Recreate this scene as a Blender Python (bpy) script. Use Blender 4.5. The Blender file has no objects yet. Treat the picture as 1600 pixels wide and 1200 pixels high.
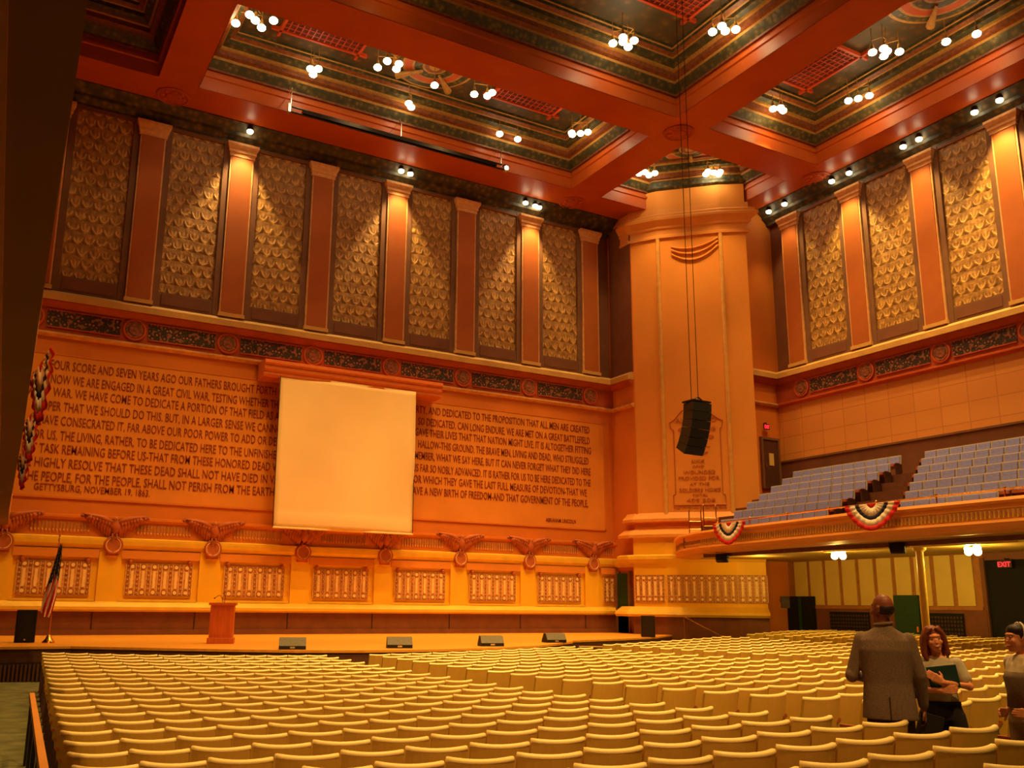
import bpy, bmesh, math, random
import numpy as np
from mathutils import Vector, Matrix

# ------------------------------------------------------------------ camera, world, exposure
sc = bpy.context.scene
C = sc.collection
cam_d = bpy.data.cameras.new('camera')
cam = bpy.data.objects.new('camera', cam_d)
C.objects.link(cam)
R_ = Vector((0.87586427, -0.48241954, 0.01153993))
U_ = Vector((-0.11195615, -0.1798859, 0.9772957))
W_ = Vector((0.46939067, 0.85727035, 0.21156547))
cam.matrix_world = Matrix(((R_.x, U_.x, -W_.x, 0), (R_.y, U_.y, -W_.y, 0), (R_.z, U_.z, -W_.z, 0), (0, 0, 0, 1)))
cam_d.sensor_width = 36
cam_d.lens = 1416.99 * 36 / 1600
cam_d.shift_x = 53.454 / 1600
cam_d.shift_y = 38.531 / 1600
cam_d.clip_start = 0.05
cam_d.clip_end = 200
sc.camera = cam
sc.view_settings.view_transform = 'Standard'
sc.view_settings.look = 'None'
sc.view_settings.gamma = 1
sc.view_settings.exposure = 0.0
sc.cycles.use_denoising = True
sc.cycles.max_bounces = 5
sc.cycles.diffuse_bounces = 3
sc.cycles.glossy_bounces = 2
sc.cycles.sample_clamp_indirect = 4

world = bpy.data.worlds.new('world')
sc.world = world
world.use_nodes = True
world.node_tree.nodes['Background'].inputs[0].default_value = (1.0, 0.42, 0.14, 1)
world.node_tree.nodes['Background'].inputs[1].default_value = 0.012

def frame_px(x, y, z):
    """distance along the view and position in the 1600x1200 frame, for leaving out repeats the photo does not show"""
    P = Vector((x, y, z))
    w = P.dot(W_)
    if w < 0.3:
        return None
    return 746.5 + 1416.99 * P.dot(R_) / w, 638.5 - 1416.99 * P.dot(U_) / w, w

WARM = (1.0, 0.60, 0.18)
def point(x, y, z, power, color=WARM, r=0.15):
    d = bpy.data.lights.new('lamp_light', 'POINT'); d.energy = power; d.color = color; d.shadow_soft_size = r
    o = bpy.data.objects.new('lamp_light', d); o.location = (x, y, z); C.objects.link(o); return o
def spot(x, y, z, tx, ty, tz, power, angle, blend=0.6, color=WARM, r=0.12):
    d = bpy.data.lights.new('spot_light', 'SPOT'); d.energy = power; d.color = color
    d.spot_size = math.radians(angle); d.spot_blend = blend; d.shadow_soft_size = r
    o = bpy.data.objects.new('spot_light', d); o.location = (x, y, z)
    o.rotation_euler = (Vector((tx, ty, tz)) - Vector((x, y, z))).to_track_quat('-Z', 'Y').to_euler()
    C.objects.link(o); return o

STAGE_Y = 33.63; RIGHT_X = 31.37; BEAM_Z = 18.4; CEIL_Z = 20.45
# house lights in the coffers, shining down
for (x, y, z, p) in [(6.5, 28.3, 19.6, 900), (11.6, 28.4, 19.6, 900), (15.5, 28.3, 19.6, 900), (20.3, 28.7, 19.6, 900),
                     (18.1, 22.6, 19.6, 2200), (20.6, 20.3, 19.6, 2200), (9.5, 22.6, 19.6, 2200), (6.6, 19.5, 19.6, 1800), (13.5, 10.5, 19.6, 3000),
                     (19.5, 11.0, 19.6, 2600), (7.0, 10.0, 19.6, 2600),
                     (25.0, 29.6, 19.5, 500), (27.0, 27.4, 19.5, 500), (26.4, 23.4, 19.5, 900), (28.5, 21.1, 19.5, 900), (26.7, 18.5, 19.5, 900), (28.4, 16.4, 19.5, 900)]:
    spot(x, y, z - 0.2, x, y, 0, p * 1.9, 70 if (y > 28 and x < 22) else 94, 0.7)
    point(x, y, z - 0.45, 34 if p > 600 else 22)
# unseen lamps added over and behind the viewer to light the seat backs
for (x, y) in ((-2.5, -2.0), (5.0, -2.5), (13.0, -2.0), (21.0, -1.0)):
    spot(x, y, 17.5, x * 0.8 + 3.5, 12.0, -2.0, 9500, 52, 0.8, (1.0, 0.57, 0.17))
# added spots under the ceiling washing the stage wall, no fixtures hang there
for x in (0.5, 5.5, 10.5, 15.5, 20.5):
    spot(x, 26.4, 17.9, x + 0.6, 33.6, -0.6, 3100, 46, 0.9, (1.0, 0.58, 0.12))
# ------------------------------------------------------------------ materials
M = {}
def mat(name, col, rough=0.6, metal=0.0, var=0.12, scale=6.0, bump=0.0, emit=None, strength=0.0, spec=0.3, stretch=None):
    m = bpy.data.materials.new(name); m.use_nodes = True
    nt = m.node_tree; b = nt.nodes['Principled BSDF']
    b.inputs['Roughness'].default_value = rough; b.inputs['Metallic'].default_value = metal
    b.inputs['Specular IOR Level'].default_value = spec
    tc = nt.nodes.new('ShaderNodeTexCoord'); nz = nt.nodes.new('ShaderNodeTexNoise')
    nz.inputs['Scale'].default_value = scale; nz.inputs['Detail'].default_value = 4
    if stretch:
        mp = nt.nodes.new('ShaderNodeMapping'); mp.inputs['Scale'].default_value = stretch
        nt.links.new(tc.outputs['Object'], mp.inputs[0]); nt.links.new(mp.outputs[0], nz.inputs['Vector'])
    else:
        nt.links.new(tc.outputs['Object'], nz.inputs['Vector'])
    cr = nt.nodes.new('ShaderNodeValToRGB')
    cr.color_ramp.elements[0].position = 0.3; cr.color_ramp.elements[1].position = 0.7
    cr.color_ramp.elements[0].color = (*[c * (1 - var) for c in col], 1)
    cr.color_ramp.elements[1].color = (*[min(1, c * (1 + var)) for c in col], 1)
    nt.links.new(nz.outputs['Fac'], cr.inputs[0]); nt.links.new(cr.outputs[0], b.inputs['Base Color'])
    if bump:
        bp = nt.nodes.new('ShaderNodeBump'); bp.inputs['Strength'].default_value = bump; bp.inputs['Distance'].default_value = 0.02
        nt.links.new(nz.outputs['Fac'], bp.inputs['Height']); nt.links.new(bp.outputs[0], b.inputs['Normal'])
    if emit:
        b.inputs['Emission Color'].default_value = (*emit, 1); b.inputs['Emission Strength'].default_value = strength
    M[name] = m
    return m
def ramp_mat(name, kind, scale, stops, rough=0.6, bump=0.0, stretch=(1, 1, 1), metal=0.0, dist=0.03, rand=1.0):
    m = bpy.data.materials.new(name); m.use_nodes = True
    nt = m.node_tree; b = nt.nodes['Principled BSDF']
    b.inputs['Roughness'].default_value = rough; b.inputs['Metallic'].default_value = metal
    tc = nt.nodes.new('ShaderNodeTexCoord'); mp = nt.nodes.new('ShaderNodeMapping'); mp.inputs['Scale'].default_value = stretch
    nt.links.new(tc.outputs['Object'], mp.inputs[0])
    if kind == 'brick':
        sx_ = nt.nodes.new('ShaderNodeSeparateXYZ'); cx_ = nt.nodes.new('ShaderNodeCombineXYZ')
        nt.links.new(mp.outputs[0], sx_.inputs[0]); nt.links.new(sx_.outputs[1], cx_.inputs[0]); nt.links.new(sx_.outputs[2], cx_.inputs[1])
    if kind == 'voronoi':
        t = nt.nodes.new('ShaderNodeTexVoronoi'); t.inputs['Scale'].default_value = scale; t.inputs['Randomness'].default_value = rand; out = t.outputs['Distance']
    elif kind == 'wave':
        t = nt.nodes.new('ShaderNodeTexWave'); t.inputs['Scale'].default_value = scale; t.inputs['Distortion'].default_value = 3; t.inputs['Detail'].default_value = 1; out = t.outputs['Fac']
    elif kind == 'brick':
        t = nt.nodes.new('ShaderNodeTexBrick'); t.inputs['Scale'].default_value = scale; t.inputs['Mortar Size'].default_value = 0.02; t.inputs['Brick Width'].default_value = 1.1; t.inputs['Row Height'].default_value = 0.75
        t.inputs['Color1'].default_value = (*stops[0][1], 1); t.inputs['Color2'].default_value = (*stops[1][1], 1); t.inputs['Mortar'].default_value = (*stops[2][1], 1)
        t.offset = 0.0; out = t.outputs['Color']
    else:
        t = nt.nodes.new('ShaderNodeTexNoise'); t.inputs['Scale'].default_value = scale; t.inputs['Detail'].default_value = 3; out = t.outputs['Fac']
    nt.links.new(cx_.outputs[0] if kind == 'brick' else mp.outputs[0], t.inputs['Vector'])
    if kind == 'brick':
        nt.links.new(out, b.inputs['Base Color'])
    else:
        cr = nt.nodes.new('ShaderNodeValToRGB')
        e = cr.color_ramp.elements
        e[0].position, e[0].color = stops[0][0], (*stops[0][1], 1)
        e[1].position, e[1].color = stops[-1][0], (*stops[-1][1], 1)
        for p, c in stops[1:-1]:
            n = e.new(p); n.color = (*c, 1)
        nt.links.new(out, cr.inputs[0]); nt.links.new(cr.outputs[0], b.inputs['Base Color'])
        if bump:
            bp = nt.nodes.new('ShaderNodeBump'); bp.inputs['Strength'].default_value = bump; bp.inputs['Distance'].default_value = dist
            nt.links.new(out, bp.inputs['Height']); nt.links.new(bp.outputs[0], b.inputs['Normal'])
    M[name] = m
    return m

def fabric_mat(name, axis):
    """gold wall cloth with staggered bell-shaped scallops"""
    m = bpy.data.materials.new(name); m.use_nodes = True
    nt = m.node_tree; N = nt.nodes.new; L = nt.links.new
    b = nt.nodes['Principled BSDF']; b.inputs['Roughness'].default_value = 0.5
    tc = N('ShaderNodeTexCoord'); sp = N('ShaderNodeSeparateXYZ'); L(tc.outputs['Object'], sp.inputs[0])
    def mth(op, a, c=None):
        n = N('ShaderNodeMath'); n.operation = op
        for i, v in enumerate((a, c)):
            if v is None: continue
            if isinstance(v, (int, float)): n.inputs[i].default_value = v
            else: L(v, n.inputs[i])
        return n.outputs[0]
    nzd = N('ShaderNodeTexNoise'); nzd.inputs['Scale'].default_value = 2.2; nzd.inputs['Detail'].default_value = 3; L(tc.outputs['Object'], nzd.inputs['Vector'])
    wob = mth('MULTIPLY', mth('SUBTRACT', nzd.outputs['Fac'], 0.5), 0.55)
    u = mth('ADD', mth('DIVIDE', sp.outputs[axis], 0.40), wob); v = mth('SUBTRACT', mth('DIVIDE', sp.outputs[2], 0.46), wob)
    row = mth('FLOOR', v); fv = mth('FRACT', v)
    us = mth('FRACT', mth('ADD', u, mth('MULTIPLY', row, 0.5)))
    x = mth('ABSOLUTE', mth('SUBTRACT', us, 0.5))                 # 0 centre .. 0.5 edge
    # crescent below, stem rising from it, small buds between
    yy_ = mth('SUBTRACT', fv, 0.62)
    rad = mth('SQRT', mth('ADD', mth('POWER', mth('MULTIPLY', x, 2.0), 2.0), mth('POWER', mth('MULTIPLY', yy_, 1.5), 2.0)))
    cres = mth('SUBTRACT', 0.20, mth('ABSOLUTE', mth('SUBTRACT', rad, 0.72)))
    low = mth('MULTIPLY', cres, mth('LESS_THAN', fv, 0.6))
    stem = mth('MULTIPLY', mth('SUBTRACT', 0.16, x), mth('SUBTRACT', 1.15, fv))
    h = mth('MULTIPLY', mth('MAXIMUM', low, stem), 1.5)
    nz = N('ShaderNodeTexNoise'); nz.inputs['Scale'].default_value = 5; nz.inputs['Detail'].default_value = 3; L(tc.outputs['Object'], nz.inputs['Vector'])
    hh = mth('ADD', mth('MULTIPLY', h, 1.3), mth('SUBTRACT', nz.outputs['Fac'], 0.30))
    cr = N('ShaderNodeValToRGB'); e = cr.color_ramp.elements
    e[0].position, e[0].color = 0.05, (0.26, 0.12, 0.02, 1)
    e[1].position, e[1].color = 0.6, (0.72, 0.40, 0.085, 1)
    n = e.new(0.3); n.color = (0.42, 0.20, 0.04, 1)
    L(hh, cr.inputs[0]); L(cr.outputs[0], b.inputs['Base Color'])
    bp = N('ShaderNodeBump'); bp.inputs['Strength'].default_value = 0.6; bp.inputs['Distance'].default_value = 0.06
    L(hh, bp.inputs['Height']); L(bp.outputs[0], b.inputs['Normal'])
    M[name] = m
fabric_mat('fabric_stage', 0); fabric_mat('fabric_right', 1)

mat('wall_orange', (0.68, 0.19, 0.02), 0.7, var=0.06, scale=0.7)
mat('panel_orange', (0.74, 0.25, 0.03), 0.7, var=0.07, scale=0.8)
ramp_mat('tile_orange', 'brick', 1.0, [(0, (0.74, 0.29, 0.06)), (0.5, (0.70, 0.26, 0.05)), (1, (0.58, 0.20, 0.035))], 0.6, stretch=(1, 1, 1))
mat('pier_orange', (0.80, 0.30, 0.045), 0.7, var=0.05, scale=0.6)
mat('dado_gold', (0.92, 0.48, 0.02), 0.6, var=0.06, scale=1.0)
mat('ledge_gold', (0.85, 0.48, 0.04), 0.5, var=0.08, scale=2.0)
mat('wainscot_brown', (0.20, 0.062, 0.022), 0.6, var=0.15, scale=2.0)
mat('frame_brown', (0.20, 0.085, 0.035), 0.6, var=0.12, scale=2.0)
mat('back_brown', (0.20, 0.070, 0.03), 0.7, var=0.12, scale=1.5)
mat('pilaster_red', (0.44, 0.11, 0.014), 0.6, var=0.08, scale=1.2)
mat('capital_gold', (0.70, 0.34, 0.12), 0.5, var=0.15, scale=5)
mat('ledge_ochre', (0.62, 0.34, 0.09), 0.6, var=0.1, scale=2)
mat('band_red', (0.42, 0.075, 0.02), 0.6, var=0.12, scale=2)
mat('line_red', (0.55, 0.09, 0.02), 0.6, var=0.1, scale=2)
ramp_mat('frieze_scroll', 'voronoi', 7.0, [(0.15, (0.50, 0.16, 0.05)), (0.32, (0.05, 0.02, 0.012)), (0.6, (0.02, 0.012, 0.01)), (0.8, (0.30, 0.10, 0.04))], 0.6, 0.5)
ramp_mat('medallion', 'voronoi', 9.0, [(0.1, (0.42, 0.10, 0.03)), (0.5, (0.25, 0.07, 0.025)), (0.8, (0.12, 0.05, 0.02))], 0.6, 0.5)
mat('beam_red', (0.48, 0.088, 0.010), 0.4, var=0.07, scale=1.0)
ramp_mat('coffer_green', 'voronoi', 5.0, [(0.1, (0.15, 0.105, 0.025)), (0.45, (0.055, 0.042, 0.013)), (0.8, (0.03, 0.03, 0.012))], 0.55, 0.5)
ramp_mat('coffer_brown', 'noise', 7.0, [(0.35, (0.12, 0.033, 0.008)), (0.65, (0.23, 0.06, 0.014))], 0.55, 0.3)
ramp_mat('coffer_flat', 'voronoi', 2.6, [(0.1, (0.15, 0.08, 0.02)), (0.4, (0.075, 0.04, 0.012)), (0.8, (0.05, 0.04, 0.015))], 0.6, 0.3)
mat('coffer_gold', (0.36, 0.17, 0.035), 0.45, var=0.2, scale=8)
mat('grille_red', (0.48, 0.055, 0.01), 0.5, var=0.1, scale=4)
mat('grille_dark', (0.12, 0.02, 0.01), 0.8)
ramp_mat('cornice_green', 'voronoi', 4.0, [(0.1, (0.16, 0.09, 0.03)), (0.45, (0.06, 0.045, 0.018)), (0.8, (0.03, 0.025, 0.012))], 0.6, 0.5)
mat('eagle_red', (0.48, 0.115, 0.035), 0.55, var=0.15, scale=6, bump=0.2)
mat('ornament_tan', (0.72, 0.33, 0.10), 0.6, var=0.2, scale=9)
mat('ornament_dark', (0.45, 0.18, 0.05), 0.6, var=0.2, scale=12)
mat('slot_pale', (0.95, 0.62, 0.25), 0.5, var=0.06)
mat('letter_red', (0.26, 0.035, 0.012), 0.7, var=0.15, scale=8)
mat('letter_pier', (0.50, 0.13, 0.03), 0.7, var=0.1, scale=8)
ramp_mat('stage_wood', 'noise', 2.0, [(0.3, (0.72, 0.28, 0.02)), (0.7, (0.86, 0.38, 0.035))], 0.45, stretch=(0.3, 6, 1))
mat('stage_front', (0.13, 0.045, 0.015), 0.6, var=0.15)
mat('carpet_green', (0.16, 0.15, 0.055), 0.9, var=0.3, scale=3.0, bump=0.3)
mat('step_cream', (0.75, 0.48, 0.12), 0.6)
mat('screen_cloth', (0.95, 0.66, 0.34), 0.8, var=0.03, scale=0.8)
mat('header_red', (0.68, 0.17, 0.04), 0.55, var=0.06)
mat('speaker_black', (0.012, 0.010, 0.009), 0.6, var=0.2, scale=20)
mat('speaker_side', (0.035, 0.017, 0.01), 0.45, var=0.2, scale=20)
mat('speaker_grey', (0.17, 0.14, 0.085), 0.5, var=0.15, scale=30)
mat('steel_dark', (0.05, 0.04, 0.03), 0.35, 0.8)
mat('chrome', (0.75, 0.7, 0.6), 0.2, 1.0)
mat('brass', (0.9, 0.48, 0.12), 0.22, 1.0)
mat('lectern_wood', (0.62, 0.13, 0.022), 0.4, var=0.15, scale=3, stretch=(6, 6, 0.6))
mat('seat_cream', (0.64, 0.36, 0.045), 0.45, var=0.06, scale=4)
mat('seat_edge_lit', (0.98, 0.72, 0.27), 0.4, var=0.04, scale=4)  # seat cream made paler, painting in the light caught along the top
mat('seat_blue', (0.25, 0.24, 0.40), 0.85, var=0.12, scale=15)
mat('pad_blue', (0.24, 0.25, 0.62), 0.85, var=0.10, scale=15)
mat('seat_wood', (0.32, 0.075, 0.022), 0.4, var=0.2, scale=6)
mat('seat_iron', (0.07, 0.028, 0.016), 0.5, var=0.2)
mat('balcony_back', (0.52, 0.42, 0.26), 0.5, var=0.06)
mat('balcony_tread', (0.16, 0.055, 0.025), 0.8, var=0.15)
mat('fascia_orange', (0.80, 0.31, 0.06), 0.5, var=0.06, scale=1.5)
mat('fascia_gold', (0.74, 0.38, 0.09), 0.5, var=0.1, scale=4)
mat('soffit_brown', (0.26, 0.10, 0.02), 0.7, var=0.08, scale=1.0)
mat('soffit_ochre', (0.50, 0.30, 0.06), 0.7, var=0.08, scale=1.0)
mat('soffit_line', (0.55, 0.19, 0.05), 0.6)
mat('panel_yellow', (0.72, 0.50, 0.12), 0.6, var=0.06, scale=1.0)
mat('rail_red', (0.40, 0.15, 0.035), 0.6)
mat('post_yellow', (0.78, 0.50, 0.10), 0.3, var=0.06)
mat('door_brown', (0.10, 0.035, 0.02), 0.5, var=0.2, scale=4, stretch=(6, 6, 1))
mat('door_green', (0.018, 0.055, 0.022), 0.6)
mat('dark_recess', (0.012, 0.010, 0.008), 0.9)
mat('exit_glow', (0.3, 0.01, 0.01), 0.5, emit=(1.0, 0.02, 0.03), strength=2.5)
mat('exit_box', (0.05, 0.01, 0.01), 0.5)
mat('bulb_glow', (1, 0.9, 0.7), 0.5, emit=(1.0, 0.86, 0.5), strength=22)
mat('globe_glow', (1, 0.9, 0.6), 0.5, emit=(1.0, 0.85, 0.3), strength=14)
mat('flag_red', (0.62, 0.02, 0.02), 0.8, var=0.1, scale=10)
mat('flag_white', (0.85, 0.72, 0.55), 0.8, var=0.06, scale=10)
mat('flag_blue', (0.02, 0.018, 0.05), 0.8)
mat('jacket', (0.155, 0.098, 0.062), 0.9, var=0.22, scale=90)
mat('trouser_brown', (0.045, 0.024, 0.016), 0.9, var=0.15, scale=20)
mat('trouser_dark', (0.018, 0.012, 0.011), 0.9, var=0.15, scale=20)
mat('trouser_khaki', (0.30, 0.19, 0.09), 0.9, var=0.1, scale=12)
mat('skin_dark', (0.20, 0.055, 0.025), 0.45, var=0.1, scale=10)
mat('skin_light', (0.72, 0.27, 0.12), 0.5, var=0.06, scale=10)
mat('shirt_grey', (0.42, 0.35, 0.24), 0.9, var=0.12, scale=14)
mat('shirt_cream', (0.62, 0.50, 0.32), 0.9, var=0.1, scale=14)
mat('hair_red', (0.20, 0.045, 0.015), 0.5, var=0.35, scale=40, stretch=(4, 4, 0.6))
mat('hair_dark', (0.022, 0.010, 0.008), 0.5, var=0.3, scale=40)
mat('folder_teal', (0.012, 0.055, 0.045), 0.5)
mat('bag_dark', (0.02, 0.014, 0.012), 0.6)
mat('lips', (0.45, 0.07, 0.05), 0.5)
mat('eye_white', (0.5, 0.4, 0.33), 0.4)
mat('paper_blue', (0.45, 0.55, 0.75), 0.6)
mat('belt_black', (0.01, 0.008, 0.008), 0.5)

# ------------------------------------------------------------------ mesh helpers
class MB:
    def __init__(s): s.v = []; s.f = []; s.m = []; s.mats = []
    def mi(s, name):
        if name not in s.mats: s.mats.append(name)
        return s.mats.index(name)
    def add(s, vs, fs, m):
        o = len(s.v); s.v += [tuple(v) for v in vs]; k = s.mi(m)
        for f in fs: s.f.append([i + o for i in f]); s.m.append(k)
        return s
    def box(s, x0, x1, y0, y1, z0, z1, m):
        vs = [(x0, y0, z0), (x1, y0, z0), (x1, y1, z0), (x0, y1, z0), (x0, y0, z1), (x1, y0, z1), (x1, y1, z1), (x0, y1, z1)]
        return s.add(vs, [(0, 3, 2, 1), (4, 5, 6, 7), (0, 1, 5, 4), (1, 2, 6, 5), (2, 3, 7, 6), (3, 0, 4, 7)], m)
    def obox(s, c, size, rz, m, rx=0, ry=0):
        mt = Matrix.Rotation(rz, 3, 'Z') @ Matrix.Rotation(rx, 3, 'X') @ Matrix.Rotation(ry, 3, 'Y')
        hx, hy, hz = [d / 2 for d in size]
        vs = [Vector(c) + mt @ Vector(p) for p in [(-hx, -hy, -hz), (hx, -hy, -hz), (hx, hy, -hz), (-hx, hy, -hz), (-hx, -hy, hz), (hx, -hy, hz), (hx, hy, hz), (-hx, hy, hz)]]
        return s.add(vs, [(0, 3, 2, 1), (4, 5, 6, 7), (0, 1, 5, 4), (1, 2, 6, 5), (2, 3, 7, 6), (3, 0, 4, 7)], m)
    def prism(s, poly, z0, z1, m):
        n = len(poly)
        vs = [(x, y, z0) for x, y in poly] + [(x, y, z1) for x, y in poly]
        fs = [list(range(n))[::-1], [n + i for i in range(n)]] + [(i, (i + 1) % n, n + (i + 1) % n, n + i) for i in range(n)]
        return s.add(vs, fs, m)
    def sweep(s, path, prof, m, closed_prof=True, cap=True):
        """sweep a profile of (outward, z) along a plan path; outward is to the right of the direction of travel"""
        n = len(prof); rings = []
        P = [Vector((p[0], p[1])) for p in path]
        for i, p in enumerate(P):
            if i == 0: t = (P[1] - P[0]).normalized(); nrm = Vector((t.y, -t.x)); k = 1
            elif i == len(P) - 1: t = (P[-1] - P[-2]).normalized(); nrm = Vector((t.y, -t.x)); k = 1
            else:
                a = (p - P[i - 1]).normalized(); b = (P[i + 1] - p).normalized()
                na = Vector((a.y, -a.x)); nb = Vector((b.y, -b.x)); nrm = (na + nb).normalized(); k = 1 / max(0.4, nrm.dot(na))
            rings.append([(p.x + nrm.x * o * k, p.y + nrm.y * o * k, z) for o, z in prof])
        vs = [v for r in rings for v in r]; fs = []
        for i in range(len(rings) - 1):
            for j in range(n if closed_prof else n - 1):
                k2 = (j + 1) % n
                fs.append((i * n + j, i * n + k2, (i + 1) * n + k2, (i + 1) * n + j))
        if cap and closed_prof:
            fs.append(list(range(n))[::-1]); fs.append([(len(rings) - 1) * n + j for j in range(n)])
        return s.add(vs, fs, m)
    def tube(s, pts, r, m, seg=8, cap=True):
        pts = [Vector(p) for p in pts]; n = len(pts)
        rr = r if isinstance(r, (list, tuple)) else [r] * n
        vs = []
        t0 = (pts[1] - pts[0]).normalized(); ref = Vector((0, 0, 1)) if abs(t0.z) < 0.9 else Vector((1, 0, 0))
        for i, p in enumerate(pts):
            t = (pts[min(i + 1, n - 1)] - pts[max(i - 1, 0)]).normalized()
            a = t.cross(ref).normalized(); b = t.cross(a).normalized()
            for k in range(seg):
                an = 2 * math.pi * k / seg
                vs.append(p + (a * math.cos(an) + b * math.sin(an)) * rr[i])
        fs = [(i * seg + k, i * seg + (k + 1) % seg, (i + 1) * seg + (k + 1) % seg, (i + 1) * seg + k) for i in range(n - 1) for k in range(seg)]
        if cap: fs += [list(range(seg))[::-1], [(n - 1) * seg + k for k in range(seg)]]
        return s.add(vs, fs, m)
    def lathe(s, prof, c, m, seg=24, axis='z'):
        vs = []; n = len(prof)
        for r, h in prof:
            for k in range(seg):
                a = 2 * math.pi * k / seg; x, y = r * math.cos(a), r * math.sin(a)
                v = {'z': (x, y, h), 'y': (x, h, y), 'x': (h, x, y)}[axis]
                vs.append((c[0] + v[0], c[1] + v[1], c[2] + v[2]))
        fs = [(i * seg + k, i * seg + (k + 1) % seg, (i + 1) * seg + (k + 1) % seg, (i + 1) * seg + k) for i in range(n - 1) for k in range(seg)]
        fs += [list(range(seg))[::-1], [(n - 1) * seg + k for k in range(seg)]]
        return s.add(vs, fs, m)
    def ball(s, c, r, m, seg=12, rings=8, mt=None):
        r = r if isinstance(r, (list, tuple)) else (r, r, r)
        vs = []
        for i in range(rings + 1):
            th = math.pi * i / rings
            for k in range(seg):
                a = 2 * math.pi * k / seg
                p = Vector((r[0] * math.sin(th) * math.cos(a), r[1] * math.sin(th) * math.sin(a), r[2] * math.cos(th)))
                if mt: p = mt @ p
                vs.append(Vector(c) + p)
        fs = [(i * seg + k, (i + 1) * seg + k, (i + 1) * seg + (k + 1) % seg, i * seg + (k + 1) % seg) for i in range(rings) for k in range(seg)]
        return s.add(vs, fs, m)
    def loft(s, secs, m, seg=20, power=2.0, cap=True):
        """secs: (cx, cy, z, rx, ry[, rot]) ellipses"""
        vs = []
        for q in secs:
            cx, cy, z, rx, ry = q[:5]; ro = q[5] if len(q) > 5 else 0
            for k in range(seg):
                a = 2 * math.pi * k / seg; ca, sa = math.cos(a), math.sin(a)
                x = rx * math.copysign(abs(ca) ** (2 / power), ca); y = ry * math.copysign(abs(sa) ** (2 / power), sa)
                vs.append((cx + x * math.cos(ro) - y * math.sin(ro), cy + x * math.sin(ro) + y * math.cos(ro), z))
        n = len(secs)
        fs = [(i * seg + k, i * seg + (k + 1) % seg, (i + 1) * seg + (k + 1) % seg, (i + 1) * seg + k) for i in range(n - 1) for k in range(seg)]
        if cap: fs += [list(range(seg))[::-1], [(n - 1) * seg + k for k in range(seg)]]
        return s.add(vs, fs, m)
    def mesh(s, name, smooth=False):
        me = bpy.data.meshes.new(name); me.from_pydata(s.v, [], s.f)
        for n in s.mats: me.materials.append(M[n])
        me.polygons.foreach_set('material_index', s.m)
        if smooth: me.polygons.foreach_set('use_smooth', [True] * len(s.f))
        bm = bmesh.new(); bm.from_mesh(me); bmesh.ops.recalc_face_normals(bm, faces=bm.faces); bm.to_mesh(me); bm.free()
        me.update()
        return me
    def build(s, name, parent=None, smooth=False, loc=(0, 0, 0), rz=0):
        o = bpy.data.objects.new(name, s.mesh(name, smooth)); C.objects.link(o)
        o.location = loc; o.rotation_euler = (0, 0, rz)
        if parent: o.parent = parent
        return o
def tag(o, label=None, cat=None, group=None, kind=None):
    if label: o['label'] = label
    if cat: o['category'] = cat
    if group: o['group'] = group
    if kind: o['kind'] = kind
    return o
def empty(name, loc=(0, 0, 0), rz=0):
    o = bpy.data.objects.new(name, None); C.objects.link(o); o.location = loc; o.rotation_euler = (0, 0, rz); o.empty_display_size = 0.2
    return o
def bevel(o, w=0.01, seg=2):
    md = o.modifiers.new('bevel', 'BEVEL'); md.width = w; md.segments = seg; md.limit_method = 'ANGLE'
    return o
def copy_tree(o, parent=None):
    c = o.copy(); C.objects.link(c)
    if parent: c.parent = parent
    for ch in list(o.children): copy_tree(ch, c)
    return c
ORD = ['zeroth', 'first', 'second', 'third', 'fourth', 'fifth', 'sixth', 'seventh', 'eighth', 'ninth', 'tenth', 'eleventh', 'twelfth', 'thirteenth', 'fourteenth',
       'fifteenth', 'sixteenth', 'seventeenth', 'eighteenth', 'nineteenth', 'twentieth', 'twenty-first', 'twenty-second', 'twenty-third', 'twenty-fourth', 'twenty-fifth']

def lettering(name, pieces, material, parent, height, place):
    """pieces: (string, u0, u1, z) set between u0 and u1 along the wall; place(u, z, out) gives the point in the room"""
    mb = MB()
    for s_, u0, u1, z in pieces:
        cu = bpy.data.curves.new('letters', 'FONT'); cu.body = s_; cu.size = 1.0; cu.extrude = 0.02; cu.offset = 0.004; cu.resolution_u = 2
        ob = bpy.data.objects.new('letters', cu); C.objects.link(ob)
        bpy.context.view_layer.update()
        me = bpy.data.meshes.new_from_object(ob.evaluated_get(bpy.context.evaluated_depsgraph_get()))
        co = [v.co.copy() for v in me.vertices]
        if co:
            xa = min(c.x for c in co); xb = max(c.x for c in co)
            k = height / 0.72
            vs = [place(u0 + (c.x - xa) / (xb - xa) * (u1 - u0), z + (c.y - 0.36) * k, 0.012 + c.z * 0.4) for c in co]
            mb.add(vs, [list(p.vertices) for p in me.polygons], material)
        bpy.data.objects.remove(ob); bpy.data.curves.remove(cu); bpy.data.meshes.remove(me)
    return mb.build(name, parent)

# ------------------------------------------------------------------ floor and stage
COEF = [-0.930086, 0.0778538, -0.0898625, -0.00494161, -0.00155474, 0.00559028, -9.1446e-05, 3.05893e-05, 0.000115965]
def ztop(x, y):
    x = min(max(x, 0.5), 27.0); y = min(max(y, 3.0), 24.0)
    B = (1, x, y, x * y, x * x, y * y, y ** 3, x * y * y, x * x * y)
    return sum(a * b for a, b in zip(COEF, B))
SEAT_H = 0.80
def zfloor(x, y): return ztop(x, y) - SEAT_H

def build_floor():
    mb = MB(); xs = np.linspace(-7, 36, 60); ys = np.linspace(-3, 36, 56)
    vs = [(x, y, zfloor(x, y)) for y in ys for x in xs]; n = len(xs)
    fs = [(j * n + i, j * n + i + 1, (j + 1) * n + i + 1, (j + 1) * n + i) for j in range(len(ys) - 1) for i in range(n - 1)]
    mb.add(vs, fs, 'carpet_green')
    o = mb.build('floor', smooth=True); tag(o, kind='structure')
build_floor()

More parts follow.
